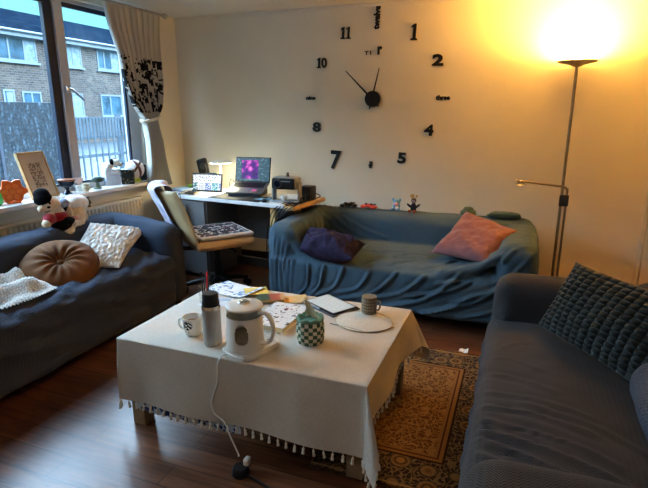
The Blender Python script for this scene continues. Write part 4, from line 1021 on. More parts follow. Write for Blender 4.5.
b = remesh(b, .008, 3); displace(b, lambda p, n: .006 * noise.noise(p * 22)).build('knit', GRN, gf, angle=80)

# ================================================================ RIGHT SOFA cushion
QD = M('dark_green_grey_velvet', (.036, .048, .05), .75, var=.15, sc=20, sheen=.12)
cushion('cushion', 'dark green grey velvet cushion quilted in small squares on right sofa', 'cushion', (.275, 2.45, .80), (.145, 2.42, .485), (.49, 1.95, .475), (.66, 2.08, .775), .075, QD, n=112, crease=.006, sc=3, seed=4, pin=.05, pad=(14, .022))
# ================================================================ DESK
DZ = .75
DA = math.radians(-7)
DO = V((-3.0, 3.70, 0))
DU = V((math.cos(DA), math.sin(DA), 0)); DV = V((-math.sin(DA), math.cos(DA), 0))
def dp(u, v, z=0): return DO + DU * u + DV * v + V((0, 0, z))
DW = M('desk_white_laminate', (.72, .74, .76), .35, var=.02)
GRYD = M('desk_grey_panel', (.17, .165, .165), .5, var=.04)
dk = thing('desk', 'white topped desk with pine end frame in the window corner', 'desk', DO, DA)
B().bb((0, 0, DZ - .03), (1.31, .52, DZ), .004).build('desk_top', DW, dk, smooth=False)
b = B(); b.bb((1.312, .0, DZ - .04), (1.40, .54, DZ - .008), .004); b.build('end_rail', PINE, dk, smooth=False)
for v in (.03, .41): B().bb((1.16, v, 0), (1.205, v + .045, DZ - .032), .003).build('leg', PINE, dk, smooth=False)
B().bb((.02, .46, .32), (1.31, .475, DZ - .03)).build('back_panel', M('desk_back_panel', (.15, .145, .145), .6), dk, smooth=False)
pd = B().bb((.02, .035, .03), (.50, .50, DZ - .032), .004).build('drawer_cabinet', GRYD, dk, smooth=False)
for z0, z1 in ((.05, .26), (.27, .48), (.49, .70)):
    d_ = B().bb((.035, .018, z0), (.485, .034, z1), .003).build('drawer', GRYD, pd, smooth=False)
b = B(); b.bb((1.30, .40, .06), (.52, .44, .14), .004); b.build('foot_rail', M('dark_foot_rail', (.05, .035, .025), .6), dk, smooth=False)
# ---- things on the desk
def on(u, v, z=DZ): p = atz(u, v, z); return V((p.x, p.y, z + .001))
# microphone-like black camera on a stand
q = dp(.10, .50, DZ + .001)
mc = thing('webcam', 'black tilted webcam on stand at the desk corner by curtain', 'webcam', q)
mc.scale = (1.12, 1.12, 1.25)
b = B(); b.lathe([(.045, 0), (.045, .008), (.02, .014), (.012, .03)], n=24); b.build('base', BLACK, mc)
b = B(); b.tube([(0, 0, .02), (.005, 0, .06), (-.005, 0, .10)], .013, 10); b.build('neck', BLACK, mc)
b = B(); b.box((-.015, -.005, .155), (.085, .06, .13), Matrix.Rotation(-.25, 3, 'Y') @ Matrix.Rotation(.3, 3, 'Z'), .016, 3); b.build('body', BLACK, mc)
b = B(); b.cyl((.0, -.036, .165), (.003, -.046, .165), .024, n=20); b.build('lens', DARKG, mc)
gq = dp(.16, .30, DZ + .001)
gb2 = thing('storage_box', 'small lime green box on desk behind the tablet', 'box', gq, DA + .1)
b = B(); b.bb((-.07, -.04, 0), (.07, .04, .04), .004); b.build('tray', M('lime_green_card', (.25, .5, .06), .6), gb2, smooth=False)
b = B(); b.bb((-.072, -.042, .03), (.072, .042, .05), .004); b.build('lid', M('lime_green_lid', (.3, .56, .08), .6), gb2, smooth=False)
# papers / books at the left
for k, (u, v, a, w_, d_, h, mt, lb, cat, nm) in enumerate([
    (.085, .14, .05, .20, .15, .018, M('navy_book_cover', (.05, .10, .24), .5), 'blue covered notebook at the bottom of pile on desk left end', 'notebook', 'notebook'),
    (.10, .17, -.18, .17, .13, .014, M('sky_blue_cover', (.24, .42, .68), .5), 'light blue notebook on top of pile on desk left end', 'notebook', 'notebook'),
    (.26, .085, .35, .15, .11, .014, M('tan_cover', (.33, .24, .13), .6), 'tan notebook lying at desk edge beside the blue pile', 'notebook', 'notebook')]):
    z = DZ + .001 + (.0185 if k == 1 else 0)
    t_ = thing(nm, lb, cat, dp(u, v, z), DA + a)
    b = B(); b.bb((-w_ / 2, -d_ / 2, 0), (w_ / 2, d_ / 2, .002)); b.bb((-w_ / 2, -d_ / 2, h - .002), (w_ / 2, d_ / 2, h)); b.bb((-w_ / 2, -d_ / 2, 0), (-w_ / 2 + .003, d_ / 2, h)); b.build('cover', mt, t_, smooth=False)
    B().bb((-w_ / 2 + .003, -d_ / 2 + .003, .002), (w_ / 2 - .003, d_ / 2 - .003, h - .002)).build('pages', PAPER, t_, smooth=False)
t_ = thing('phone', 'black phone lying on the tan notebook', 'phone', dp(.29, .075, DZ + .016), DA + .5)
B().bb((-.036, -.07, 0), (.036, .07, .008), .003).build('case', BLACK, t_); B().bb((-.033, -.066, .0078), (.033, .066, .0086)).build('screen', M('phone_glass', (.02, .02, .025), .1), t_, smooth=False)
# tablet with lit screen
def screen_grid_mat(name, es, cells):
    """bright screen of random tiles"""
    m, t, b_ = nt(name); CACHE[name] = m
    s = N(t, 'ShaderNodeSeparateXYZ'); L(t, coord(t), s.inputs[0])
    cx = math_(t, 'FLOOR', math_(t, 'MULTIPLY', s.outputs[0], cells[0])); cz = math_(t, 'FLOOR', math_(t, 'MULTIPLY', s.outputs[2], cells[1]))
    c = N(t, 'ShaderNodeCombineXYZ'); L(t, cx, c.inputs[0]); L(t, cz, c.inputs[1]); c.inputs[2].default_value = 4.3
    wn = N(t, 'ShaderNodeTexWhiteNoise'); L(t, c.outputs[0], wn.inputs['Vector'])
    nz = N(t, 'ShaderNodeTexNoise', i_Scale=90.0, i_Detail=3.0); L(t, coord(t), nz.inputs[0])
    lowr = math_(t, 'LESS_THAN', cz, 1.0)
    r1 = ramp(t, nz.outputs[0], [(.42, (.02, .02, .03)), (.5, (.8, .84, .88))])
    r2 = ramp(t, wn.outputs[0], [(.0, (.03, .03, .04)), (.3, (.02, .25, .28)), (.5, (.5, .5, .5)), (.7, (.05, .12, .4)), (.9, (.6, .12, .3))])
    col = mixc(t, lowr, r1, mixc(t, math_(t, 'GREATER_THAN', nz.outputs[0], .56), r2, (.8, .85, .9)))
    fx = math_(t, 'FRACT', math_(t, 'MULTIPLY', s.outputs[0], cells[0])); fz = math_(t, 'FRACT', math_(t, 'MULTIPLY', s.outputs[2], cells[1]))
    g = math_(t, 'MAXIMUM', math_(t, 'GREATER_THAN', fx, .93), math_(t, 'GREATER_THAN', fz, .93))
    col = mixc(t, g, col, (.85, .88, .92))
    L(t, col, b_.inputs['Emission Color']); b_.inputs['Emission Strength'].default_value = es; b_.inputs['Base Color'].default_value = (.02, .02, .02, 1); b_.inputs['Roughness'].default_value = .25
    return m
p0, p1 = atz(191.5, 191, DZ), atz(221.5, 192.5, DZ); xa = (p1 - p0); xa.z = 0; tw_ = xa.length
tl = thing('tablet', 'tablet standing in landscape with a bright page of pictures', 'tablet', (0, 0, 0))
tl.matrix_world = Matrix.Translation(p0 + V((0, 0, .003))) @ Matrix.Rotation(math.atan2(xa.y, xa.x), 4, 'Z') @ Matrix.Rotation(-.22, 4, 'X')
th_ = .165
B().bb((0, 0, 0), (tw_, .008, th_), .003).build('case', BLACK, tl)
B().quad((.012, -.0006, .012), (tw_ - .012, -.0006, .012), (tw_ - .012, -.0006, th_ - .014), (.012, -.0006, th_ - .014)).build('screen', screen_grid_mat('tablet_screen', .6, (14.5, 11.5)), tl, smooth=False)
b = B(); b.bb((.03, .008, .04), (tw_ - .03, .011, .13)); b.box((tw_ / 2, .05, .035), (tw_ - .08, .004, .115), Matrix.Rotation(.85, 3, 'X')); b.build('folding_stand', DARKG, tl, smooth=False)
b = B(); b.bb((tw_ * .52, -.001, th_), (tw_ * .8, .01, th_ + .008), .003); b.build('pen', BLACK, tl)
# desk lamp
lq = dp(.40, .37, DZ + .001)
dl_ = thing('desk_lamp', 'small cream table lamp with lit flat round head on desk', 'lamp', lq)
DLAMP = lq + V((0, 0, .262))
b = B(); b.lathe([(.06, 0), (.06, .008), (.05, .014), (.012, .018)], n=32); b.build('base', WPLAS, dl_)
b = B(); b.cyl((0, 0, .012), (0, 0, .262), .011, n=14); b.build('stem', WPLAS, dl_)
b = B(); b.lathe([(.0, .284), (.04, .282), (.085, .272), (.104, .262), (.1, .260), (.0, .262)], n=40); b.build('lamp_shade', WPLAS, dl_)
b = B(); b.lathe([(.096, .260), (.096, .255), (.0, .255)], n=40); b.build('diffuser', M('lit_diffuser', (1, .95, .75), .5, emit=(1, .93, .62), es=9), dl_)
# dark mat, laptop
m_ = thing('desk_mat', 'dark desk mat under the laptop at desk front edge', 'mat', dp(.80, .13, DZ + .0005), DA)
B().bb((-.26, -.12, 0), (.26, .12, .004), .0015).build('pad', M('mat_black', (.02, .02, .022), .6), m_); 
b = B(); b.bb((-.262, -.122, .0005), (.262, -.118, .0045)); b.bb((-.262, .118, .0005), (.262, .122, .0045)); b.bb((-.262, -.122, .0005), (-.258, .122, .0045)); b.bb((.258, -.122, .0005), (.262, .122, .0045)); b.build('stitched_edge', DARKG, m_, smooth=False)
lpo = dp(.75, .34, DZ + .006)
LA = math.radians(8)
lpst = thing('laptop_stand', 'grey wedge laptop stand at the back of the desk', 'stand', lpo, LA)
b = B(); b._new([(-.14, -.17, 0), (.14, -.17, 0), (.14, .05, 0), (-.14, .05, 0), (-.14, -.17, .012), (.14, -.17, .012), (.14, .05, .080), (-.14, .05, .080)], [(3, 2, 1, 0), (4, 5, 6, 7), (0, 1, 5, 4), (1, 2, 6, 5), (2, 3, 7, 6), (3, 0, 4, 7)]); b.build('wedge', DARKG, lpst, smooth=False)
b = B(); b.bb((-.12, -.178, 0), (-.08, -.168, .022)); b.bb((.08, -.178, 0), (.12, -.168, .022)); b.build('front_stop', DARKG, lpst, smooth=False)
lp = thing('laptop', 'open grey laptop with a purple picture on its screen', 'laptop', lpo, LA)
T0 = Matrix.Translation((0, .045, .084)) @ Matrix.Rotation(.30, 4, 'X')
def tb(b, M4):
    bmesh.ops.transform(b.bm, matrix=M4, verts=b.bm.verts); return b
base_ = tb(B().bb((-.165, -.225, 0), (.165, 0, .015), .004), T0).build('keyboard_deck', M('space_grey', (.22, .22, .24), .35, .6), lp)
kb_ = B()
for r in range(5):
    for c in range(13): kb_.bb((-.145 + c * .0223, -.115 + r * .0195, .0145), (-.145 + c * .0223 + .0195, -.115 + r * .0195 + .0168, .0168))
tb(kb_, T0).build('keys', BLACK, base_, smooth=False)
tb(B().bb((-.05, -.215, .0148), (.05, -.135, .0156)), T0).build('trackpad', M('trackpad_grey', (.28, .28, .3), .25, .3), base_, smooth=False)
st_ = tb(B().bb((.06, -.19, .0148), (.10, -.15, .0158)), T0).build('sticker', M('pink_sticker', (.7, .12, .35), .5), base_, smooth=False)
T1 = Matrix.Translation((0, .045, .094)) @ Matrix.Rotation(-.25, 4, 'X')
lid = tb(B().bb((-.165, 0, 0), (.165, .008, .225), .004), T1).build('screen_lid', M('laptop_black', (.015, .015, .018), .35), lp)
def laptop_screen():
    m, t, b_ = nt('laptop_picture'); s = N(t, 'ShaderNodeSeparateXYZ'); L(t, coord(t), s.inputs[0])
    nz = N(t, 'ShaderNodeTexNoise', i_Scale=16.0, i_Detail=2.0); L(t, coord(t), nz.inputs[0])
    n2 = N(t, 'ShaderNodeTexNoise', i_Scale=70.0, i_Detail=2.0); L(t, coord(t), n2.inputs[0])
    ui = ramp(t, n2.outputs[0], [(.45, (.03, .07, .10)), (.62, (.07, .14, .18)), (.75, (.3, .38, .42))])
    pic = ramp(t, nz.outputs[0], [(.36, (.03, .005, .10)), (.54, (.07, .01, .2)), (.62, (.45, .04, .36)), (.72, (.7, .2, .55))])
    ins = math_(t, 'MULTIPLY', math_(t, 'MULTIPLY', math_(t, 'GREATER_THAN', s.outputs[0], -.105), math_(t, 'LESS_THAN', s.outputs[0], .052)), math_(t, 'MULTIPLY', math_(t, 'GREATER_THAN', s.outputs[2], .125), math_(t, 'LESS_THAN', s.outputs[2], .285)))
    L(t, mixc(t, ins, ui, pic), b_.inputs['Emission Color']); b_.inputs['Emission Strength'].default_value = .62; b_.inputs['Base Color'].default_value = (.01, .01, .01, 1); b_.inputs['Roughness'].default_value = .3; return m
tb(B().quad((-.157, -.0006, .010), (.157, -.0006, .010), (.157, -.0006, .217), (-.157, -.0006, .217)), T1).build('screen', laptop_screen(), lid, smooth=False)
# projector
pj = dp(1.25, .15, DZ + .001)
pr = thing('projector', 'grey and black portable projector standing in its frame on desk', 'projector', pj, math.radians(2))
b = B(); b.bb((-.105, -.07, .105), (.105, .07, .205), .022, 4); b.build('body', GREY, pr)
b = B(); b.bb((-.094, -.074, .112), (.094, -.066, .198), .012, 3); b.build('front_panel', BLACK, pr)
b = B(); b.cyl((-.048, -.07, .155), (-.048, -.086, .155), .036, n=32); b.build('lens_ring', DARKG, pr)
b = B(); b.cyl((-.048, -.085, .155), (-.048, -.088, .155), .024, n=28); b.build('lens', M('lens_glass', (.01, .012, .02), .05), pr)
b = B(); b.bb((-.12, -.035, .0), (-.104, .035, .165), .006); b.bb((.104, -.035, .0), (.12, .035, .165), .006); b.bb((-.12, -.06, .0), (.12, .06, .014), .005); b.build('stand', GREY, pr)
b = B(); b.bb((-.02, -.075, .17), (.06, -.0742, .178)); b.build('front_mark', GREY, pr, smooth=False)
b = B(); b.lathe([(.014, 0), (.016, .004), (.01, .014), (.008, .02), (.012, .028), (.0, .034)], (.01, 0, .205), 18); b.build('top_knob', M('walnut_knob', (.16, .09, .05), .5), pr)
cp = thing('espresso_cup', 'little white cup standing inside the projector frame', 'cup', dp(1.24, .12, DZ + .016))
b = B(); b.lathe([(.016, 0), (.02, .004), (.028, .04), (.026, .04), (.017, .006), (0, .006)], n=24); b.build('cup_body', WHITEC, cp)
b = B(); b.tube([(.026, 0, .032), (.042, 0, .028), (.04, 0, .014), (.022, 0, .01)], .0035); b.build('handle', WHITEC, cp)
bx = thing('power_brick', 'black square electronics box behind projector on the pine rail', 'device', dp(1.33, .33, DZ - .006), DA)
b = B(); b.bb((-.045, -.06, 0), (.06, .06, .12), .008, 3); b.build('case', BLACK, bx); b = B(); b.bb((-.03, -.0615, .05), (.04, -.0605, .06)); b.build('vent_slot', DARKG, bx, smooth=False)
cl = thing('cleaning_cloth', 'folded light blue cloth on desk in front of laptop', 'cloth', dp(1.01, .14, DZ + .001), DA + .3)
b = B(); b.grid(lambda u, v: V(((u - .5) * .13, (v - .5) * .09, .004 + .005 * noise.noise(V((u * 4, v * 4, 1))))), 16, 12); bmesh.ops.solidify(b.bm, geom=b.bm.faces[:], thickness=.004); b.build('folded_layer', M('light_blue_cloth', (.22, .45, .62), .9), cl)
mo = thing('remote_control', 'small black remote lying by the projector left foot', 'remote control', dp(1.08, .07, DZ + .001), DA + .6)
b = B(); b.bb((-.02, -.055, 0), (.02, .055, .014), .006, 3); b.build('body', BLACK, mo); b = B(); b.cyl((0, .03, .014), (0, .03, .0155), .011, n=18); b.build('button', DARKG, mo)
# cables at the pine end
cb = thing('cable', 'tangle of black cables hanging over the desk pine end', 'cable', dp(1.38, .3, DZ), world=True)
b = B()
for k in range(5):
    a = dp(1.30, .36 + .03 * k, DZ + .02); e = dp(1.41, .06 + .08 * k, DZ + .0); f = dp(1.36 - .03 * k, -.012 - .003 * k, DZ - .03); g_ = dp(1.22 - .02 * k, -.014, DZ - .16 - .07 * k)
    b.tube([a, (a + e) / 2 + V((0, 0, .03)), e + V((0, 0, .012)), f, g_], .004, 6)
b.build('cord', BLACK, cb)
lc = thing('charging_cable', 'thin black charging cable looping up behind the tablet', 'cable', dp(.62, .3, DZ), world=True)
b = B(); b.tube([dp(.52, .25, DZ + .006), dp(.56, .27, DZ + .01), dp(.57, .28, DZ + .10), dp(.575, .29, DZ + .13), dp(.60, .3, DZ + .11), dp(.66, .3, DZ + .06), dp(.72, .28, DZ + .02)], .003, 6); b.build('cord', BLACK, lc)
# tote hanging from the desk edge
tt = thing('paper_bag', 'pale blue paper bag hanging by cords from desk left end', 'bag', dp(.22, -.015, .45), DA)
b = B(); b.bb((-.085, -.03, 0), (.085, .005, .235), .004); b.build('bag_body', M('ice_blue_paper', (.34, .52, .72), .7, var=.1, sc=14), tt, smooth=False)
for s_ in (-.045, .03):
    b = B(); b.tube([(s_ - .02, -.012, .232), (s_ - .012, -.012, .30), (s_, .0, .318), (s_ + .012, -.012, .30), (s_ + .02, -.012, .232)], .003, 6); b.build('handle', BLACK, tt)

# ================================================================ DESK CHAIR
f2 = V((.60, .80, 0)).normalized(); rot = math.atan2(-f2.x, f2.y)
cx0 = V((-2.25, 3.42, 0))
ch = thing('desk_chair', 'cream leather swivel desk chair turned to the desk', 'chair', cx0, rot)
b = rbox(B(), (-.25, -.24, .425), (.25, .24, .50), .034, .05); displace(b, lambda p, n: .004 * noise.noise(p * 9)).build('seat', CREAM, ch)
b = B(); b.tube([(-.25, -.205, .462), (-.25, .205, .462), (-.215, .24, .462), (.215, .24, .462), (.25, .205, .462), (.25, -.205, .462)], .005, 6, False); b.build('seat_piping', CREAM, ch)
b = B()
def bk(u, v, sg):
    x = (u - .5) * .48 * (1 - .10 * v * v); z = .47 + v * .43; e = max(0, 1 - abs(2 * u - 1) ** 6) ** .5 * max(0, 1 - abs(2 * v - 1) ** 8) ** .5
    y = -.25 - .15 * v - .04 * v * v + .06 * (2 * u - 1) ** 2 * (.3 + v) + sg * .032 * e
    return V((x, y, z))
b.grid(lambda u, v: bk(u, v, 1), 36, 30); b.grid(lambda u, v: bk(u, v, -1), 36, 30); b.build('backrest', CREAM, ch, angle=70)
b = B(); b.tube([(0, -.1, .41), (0, -.27, .42), (0, -.335, .50), (0, -.36, .62)], .018); b.build('back_bracket', BLACK, ch)
b = B(); b.cyl((0, 0, .10), (0, 0, .28), .028); b.cyl((0, 0, .28), (0, 0, .42), .018); b.bb((-.09, -.1, .40), (.09, .1, .425), .006); b.tube([(.08, .05, .41), (.2, .06, .405), (.25, .06, .40)], .007); b.build('gas_column', BLACK, ch)
for k in range(5):
    a = 2 * PI * k / 5 + .5; d = V((math.cos(a), math.sin(a), 0))
    l_ = B().tube([V((0, 0, .13)), d * .12 + V((0, 0, .11)), d * .28 + V((0, 0, .075))], [.03, .016], 10).build('base_leg', BLACK, ch)
    s_ = V((-d.y, d.x, 0)); b = B()
    for q in (-1, 1): b.cyl(d * .28 + s_ * .008 * q + V((0, 0, .03)), d * .28 + s_ * .024 * q + V((0, 0, .03)), .029, n=18)
    b.cyl(d * .28 + V((0, 0, .04)), d * .28 + V((0, 0, .08)), .009, n=10); b.cyl(d * .28 - s_ * .012 + V((0, 0, .03)), d * .28 + s_ * .012 + V((0, 0, .03)), .008, n=10); b.build('caster', BLACK, l_)
R4 = Matrix.Translation(cx0) @ Matrix.Rotation(rot, 4, 'Z')
# printed seat pad
sp2 = thing('seat_pad', 'black and white patterned seat pad on the desk chair', 'cushion', cx0 + V((0, 0, .503)), rot)
b = rbox(B(), (-.225, -.20, .0), (.225, .235, .034), .016, .03); displace(b, lambda p, n: .004 * noise.noise(p * 8))
def padmat():
    m, t, b_ = nt('woodcut_print'); v = N(t, 'ShaderNodeTexVoronoi', i_Scale=14.0, i_Randomness=.6); L(t, coord(t), v.inputs[0])
    n = N(t, 'ShaderNodeTexNoise', i_Scale=42.0, i_Detail=2.0); L(t, coord(t), n.inputs[0])
    ink = math_(t, 'GREATER_THAN', math_(t, 'ADD', n.outputs[0], math_(t, 'MULTIPLY', v.outputs['Distance'], -.45)), .19)
    s = N(t, 'ShaderNodeSeparateXYZ'); L(t, v.outputs['Color'], s.inputs[0]); tone = ramp(t, s.outputs[0], [(.0, (.02, .018, .03)), (.6, (.03, .02, .03)), (.75, (.16, .05, .05)), (1, (.05, .05, .08))])
    pos = N(t, 'ShaderNodeSeparateXYZ'); L(t, coord(t), pos.inputs[0])
    rim = math_(t, 'MULTIPLY', math_(t, 'LESS_THAN', math_(t, 'ABSOLUTE', pos.outputs[0]), .20), math_(t, 'MULTIPLY', math_(t, 'LESS_THAN', pos.outputs[1], .21), math_(t, 'GREATER_THAN', pos.outputs[1], -.19)))
    L(t, mixc(t, math_(t, 'MULTIPLY', ink, rim), (.66, .63, .58), tone), b_.inputs['Base Color']); b_.inputs['Roughness'].default_value = .85; return m
b.build('cover', padmat(), sp2)
for x, y in ((-.2, -.19), (.2, -.19)):
    B().tube([(x, y, .017), (x * 1.05, y - .02, .012), (x * 1.08, y - .03, -.02)], .004, 6).build('tie', M('dark_tie', (.05, .03, .03), .9), sp2)
# blanket over chair back
bl2 = thing('blanket', 'lilac and pale blue blanket draped over the desk chair back', 'blanket', cx0, rot)
def bf_(u, v):
    x = -.255 + .36 * u; s_ = v * .62 - .22        # negative: front side, positive: behind
    q = 1.0; tk = .05
    y_at = lambda z: -.25 - .15 * ((z - .47) / .43) - .04 * ((z - .47) / .43) ** 2 + .06 * (2 * ((x + .24) / .48) - 1) ** 2 * (.3 + (z - .47) / .43)
    if s_ < -.05: z = .90 + s_ + .05; y = y_at(z) + tk
    elif s_ < .05: a = (s_ + .05) / .10 * PI; z = .905 + .028 * math.sin(a); y = y_at(.9) + tk * math.cos(a)
    else: z = .905 - (s_ - .05); y = y_at(max(z, .5)) - tk
    w_ = .012 * math.sin(17 * u + 2 * v) * abs(s_) / .4 + .006 * noise.noise(V((u * 6, v * 6, 4)))
    return V((x, y + w_ + (.012 if s_ < 0 else -.012), z + .006 * math.sin(9 * u)))
def blmat():
    m, t, b_ = nt('lilac_blanket'); n = N(t, 'ShaderNodeTexNoise', i_Scale=7.0, i_Detail=3.0); L(t, coord(t), n.inputs[0])
    L(t, ramp(t, n.outputs[0], [(.34, (.16, .24, .42)), (.46, (.55, .52, .66)), (.56, (.66, .62, .72)), (.66, (.42, .28, .5))]), b_.inputs['Base Color']); b_.inputs['Roughness'].default_value = .95; b_.inputs['Sheen Weight'].default_value = .3; return m
b = B(); b.grid(bf_, 30, 60); bmesh.ops.solidify(b.bm, geom=b.bm.faces[:], thickness=.008); b.build('cloth', blmat(), bl2, angle=80)
b = B()
for i in range(24): p = bf_(i / 23, 1); b.tube([p, p + V((random.uniform(-.006, .006), 0, -.03))], .0025, 5, False)
b.build('fringe', M('lilac_fringe', (.55, .52, .66), .95), bl2)
# ================================================================ THINGS ON THE COFFEE TABLE
CT = CLZ + .0025
def ont(u, v): p = atz(u, v, CT); return V((p.x, p.y, CT))
# cup
q = ont(193.5, 334)
cu_ = thing('coffee_cup', 'white mug printed with black flowers at table left side', 'cup', q, math.radians(8))
def cupmat():
    m, t, b_ = nt('flower_printed_ceramic'); s = N(t, 'ShaderNodeSeparateXYZ'); L(t, coord(t), s.inputs[0])
    n = N(t, 'ShaderNodeTexNoise', i_Scale=95.0, i_Detail=2.0); L(t, coord(t), n.inputs[0])
    ang = math_(t, 'ARCTAN2', s.outputs[1], s.outputs[0])
    # blossom patch facing the room and a line of small print below
    d1 = math_(t, 'ADD', math_(t, 'POWER', math_(t, 'MULTIPLY', math_(t, 'ADD', ang, 1.75), 1.6), 2.0), math_(t, 'POWER', math_(t, 'MULTIPLY', math_(t, 'SUBTRACT', s.outputs[2], .056), 48.0), 2.0))
    f1 = math_(t, 'MULTIPLY', math_(t, 'LESS_THAN', d1, 1.0), math_(t, 'GREATER_THAN', n.outputs[0], .46))
    f2_ = math_(t, 'MULTIPLY', math_(t, 'LESS_THAN', math_(t, 'ABSOLUTE', math_(t, 'SUBTRACT', s.outputs[2], .026)), .004), math_(t, 'MULTIPLY', math_(t, 'LESS_THAN', math_(t, 'ABSOLUTE', math_(t, 'ADD', ang, 1.6)), .5), math_(t, 'GREATER_THAN', n.outputs[0], .47)))
    L(t, mixc(t, math_(t, 'MAXIMUM', f1, f2_), (.8, .77, .7), (.02, .02, .025)), b_.inputs['Base Color']); b_.inputs['Roughness'].default_value = .2; return m
b = B(); b.lathe([(.03, 0), (.034, .003), (.042, .03), (.046, .086), (.0445, .088), (.043, .086), (.039, .03), (.03, .008), (0, .008)], n=36); b.build('cup_body', cupmat(), cu_)
b = B(); b.tube([(-.043, 0, .072), (-.064, 0, .07), (-.068, 0, .045), (-.056, 0, .026), (-.041, 0, .026)], .0055, 8); b.build('handle', WHITEC, cu_)
b = B(); b.lathe([(.0, .060), (.0425, .060), (.0, .0602)], n=28); b.build('coffee', M('milky_tea', (.3, .2, .11), .2), cu_)
b = B(); b.tube([(.01, .01, .02), (.034, .02, .085), (.04, .022, .10)], .003, 6); b.build('spoon', SILVER, cu_)
# flask
q = ont(213, 343)
fk = thing('vacuum_flask', 'grey ribbed vacuum flask with black cap on coffee table', 'flask', q)
fk.scale = (1.06, 1.06, .97)
b = B(); nseg = 96
vs = []; 
prof = [(.036, 0), (.0375, .004), (.0375, .165), (.037, .172)]
for r, z in prof:
    for i in range(nseg): a = 2 * PI * i / nseg; rr_ = r + (.0007 * math.cos(a * 24) if 0 < z < .17 else 0); vs.append((rr_ * math.cos(a), rr_ * math.sin(a), z))
b._new(vs, [(k * nseg + i, k * nseg + (i + 1) % nseg, (k + 1) * nseg + (i + 1) % nseg, (k + 1) * nseg + i) for k in range(len(prof) - 1) for i in range(nseg)] + [tuple(range(nseg - 1, -1, -1)), tuple((len(prof) - 1) * nseg + i for i in range(nseg))])
b.build('flask_body', M('warm_grey_steel', (.42, .40, .37), .4, .3, var=.04), fk, angle=60)
b = B(); b.lathe([(.0385, .172), (.0385, .180), (.037, .182), (.0355, .19), (.0355, .182), (.0, .182)], n=40); b.build('collar_ring', CHROME, fk)
b = B(); b.lathe([(.036, .183), (.0362, .203), (.034, .208), (.0335, .238), (.030, .245), (.0, .246)], n=40); b.build('cap', M('soft_black', (.015, .015, .017), .35), fk)
# kettle with base plate and cord
q = ont(246, 351)
kt_ = thing('electric_kettle', 'cream electric glass kettle on its base on coffee table', 'kettle', q, math.radians(66))
b = B(); pl = [(-.085, -.03), (-.07, -.075), (-.03, -.09), (.03, -.09), (.125, -.07), (.145, -.05), (.145, .05), (.125, .07), (.03, .09), (-.03, .09), (-.07, .075), (-.085, .03)]
b.prism(pl, 0, .02); bmesh.ops.bevel(b.bm, geom=[e for e in b.bm.edges if abs(e.verts[0].co.z - e.verts[1].co.z) < 1e-6 and e.verts[0].co.z > .01], offset=.006, segments=2, affect='EDGES'); b.build('base_plate', WPLAS, kt_)
b = B(); b.bb((.092, -.045, .02), (.135, .045, .0212)); b.build('control_strip', M('control_grey', (.45, .44, .42), .4), kt_, smooth=False)
b = B(); b.bb((.105, -.035, .0212), (.122, -.012, .0222)); b.build('button', BLACK, kt_, smooth=False)
Bz = .021
body = B()
# outer jug with an arched window cut towards the camera
nu, nv = 120, 60; rr0 = lambda z: .081 - .006 * (z / .185)
wc = math.radians(-72 - 66)
def inwin(a, z):
    d = (a - wc + PI) % (2 * PI) - PI
    if abs(d) > .36: return False
    k_ = math.sqrt(max(0, 1 - (d / .34) ** 2)); return .060 - .018 * k_ < z < .098 + .032 * k_
vs = []; fs = []
for k in range(nv + 1):
    z = .15 * k / nv
    for i in range(nu): a = 2 * PI * i / nu; vs.append((rr0(z) * math.cos(a), rr0(z) * math.sin(a), Bz + z))
for k in range(nv):
    for i in range(nu):
        if not inwin(2 * PI * (i + .5) / nu, .15 * (k + .5) / nv): fs.append((k * nu + i, k * nu + (i + 1) % nu, (k + 1) * nu + (i + 1) % nu, (k + 1) * nu + i))
fs.append(tuple(range(nu - 1, -1, -1)))
body._new(vs, fs); bmesh.ops.solidify(body.bm, geom=body.bm.faces[:], thickness=.003); body.build('jug', WPLAS, kt_)
b = B(); vs = []; zs = [.006, .185]; prof = [(rr0(.006) - .0045, .006), (rr0(.1) - .0045, .1), (rr0(.15) - .004, .15), (.070, .186)]
b.grid(lambda u, v: V(((.0765 - .002 * v) * math.cos(2 * PI * u), (.0765 - .002 * v) * math.sin(2 * PI * u), Bz + .02 + .166 * v)), 48, 8); b.build('glass_liner', CLEAR, kt_)
b = B(); b.lathe([(rr0(.01) - .009, Bz + .008), (rr0(.06) - .009, Bz + .058), (.0, Bz + .058)], n=40); b.build('water', M('kettle_water', (.32, .27, .2), .08), kt_)
b = B(); b.lathe([(.077, Bz + .182), (.080, Bz + .186), (.0785, Bz + .192), (.064, Bz + .198), (.0, Bz + .200)], n=48); b.build('lid', WPLAS, kt_)
b = B(); b.lathe([(.024, Bz + .199), (.025, Bz + .205), (.018, Bz + .209), (.0, Bz + .210)], n=28); b.build('lid_knob', CHROME, kt_)
sa = math.radians(-20); b = B(); b._new([(.066, -.022, Bz + .165), (.066, .022, Bz + .165), (.066, .03, Bz + .186), (.066, -.03, Bz + .186), (.093, 0, Bz + .184)], [(0, 1, 2, 3), (0, 3, 4), (1, 0, 4), (2, 1, 4), (3, 2, 4)])
bmesh.ops.rotate(b.bm, cent=(0, 0, 0), matrix=Matrix.Rotation(math.radians(170 - 66), 3, 'Z'), verts=b.bm.verts); b.build('spout', WPLAS, kt_)
ha = math.radians(-2 - 66); hd = V((math.cos(ha), math.sin(ha), 0)); b = B()
pts = spline([hd * .070 + V((0, 0, Bz + .165)), hd * .105 + V((0, 0, Bz + .168)), hd * .132 + V((0, 0, Bz + .135)), hd * .135 + V((0, 0, Bz + .085)), hd * .118 + V((0, 0, Bz + .045)), hd * .085 + V((0, 0, Bz + .034)), hd * .076 + V((0, 0, Bz + .036))], 6)
hs = V((-hd.y, hd.x, 0)); ring = []; vs = []; fs = []; n8 = 10
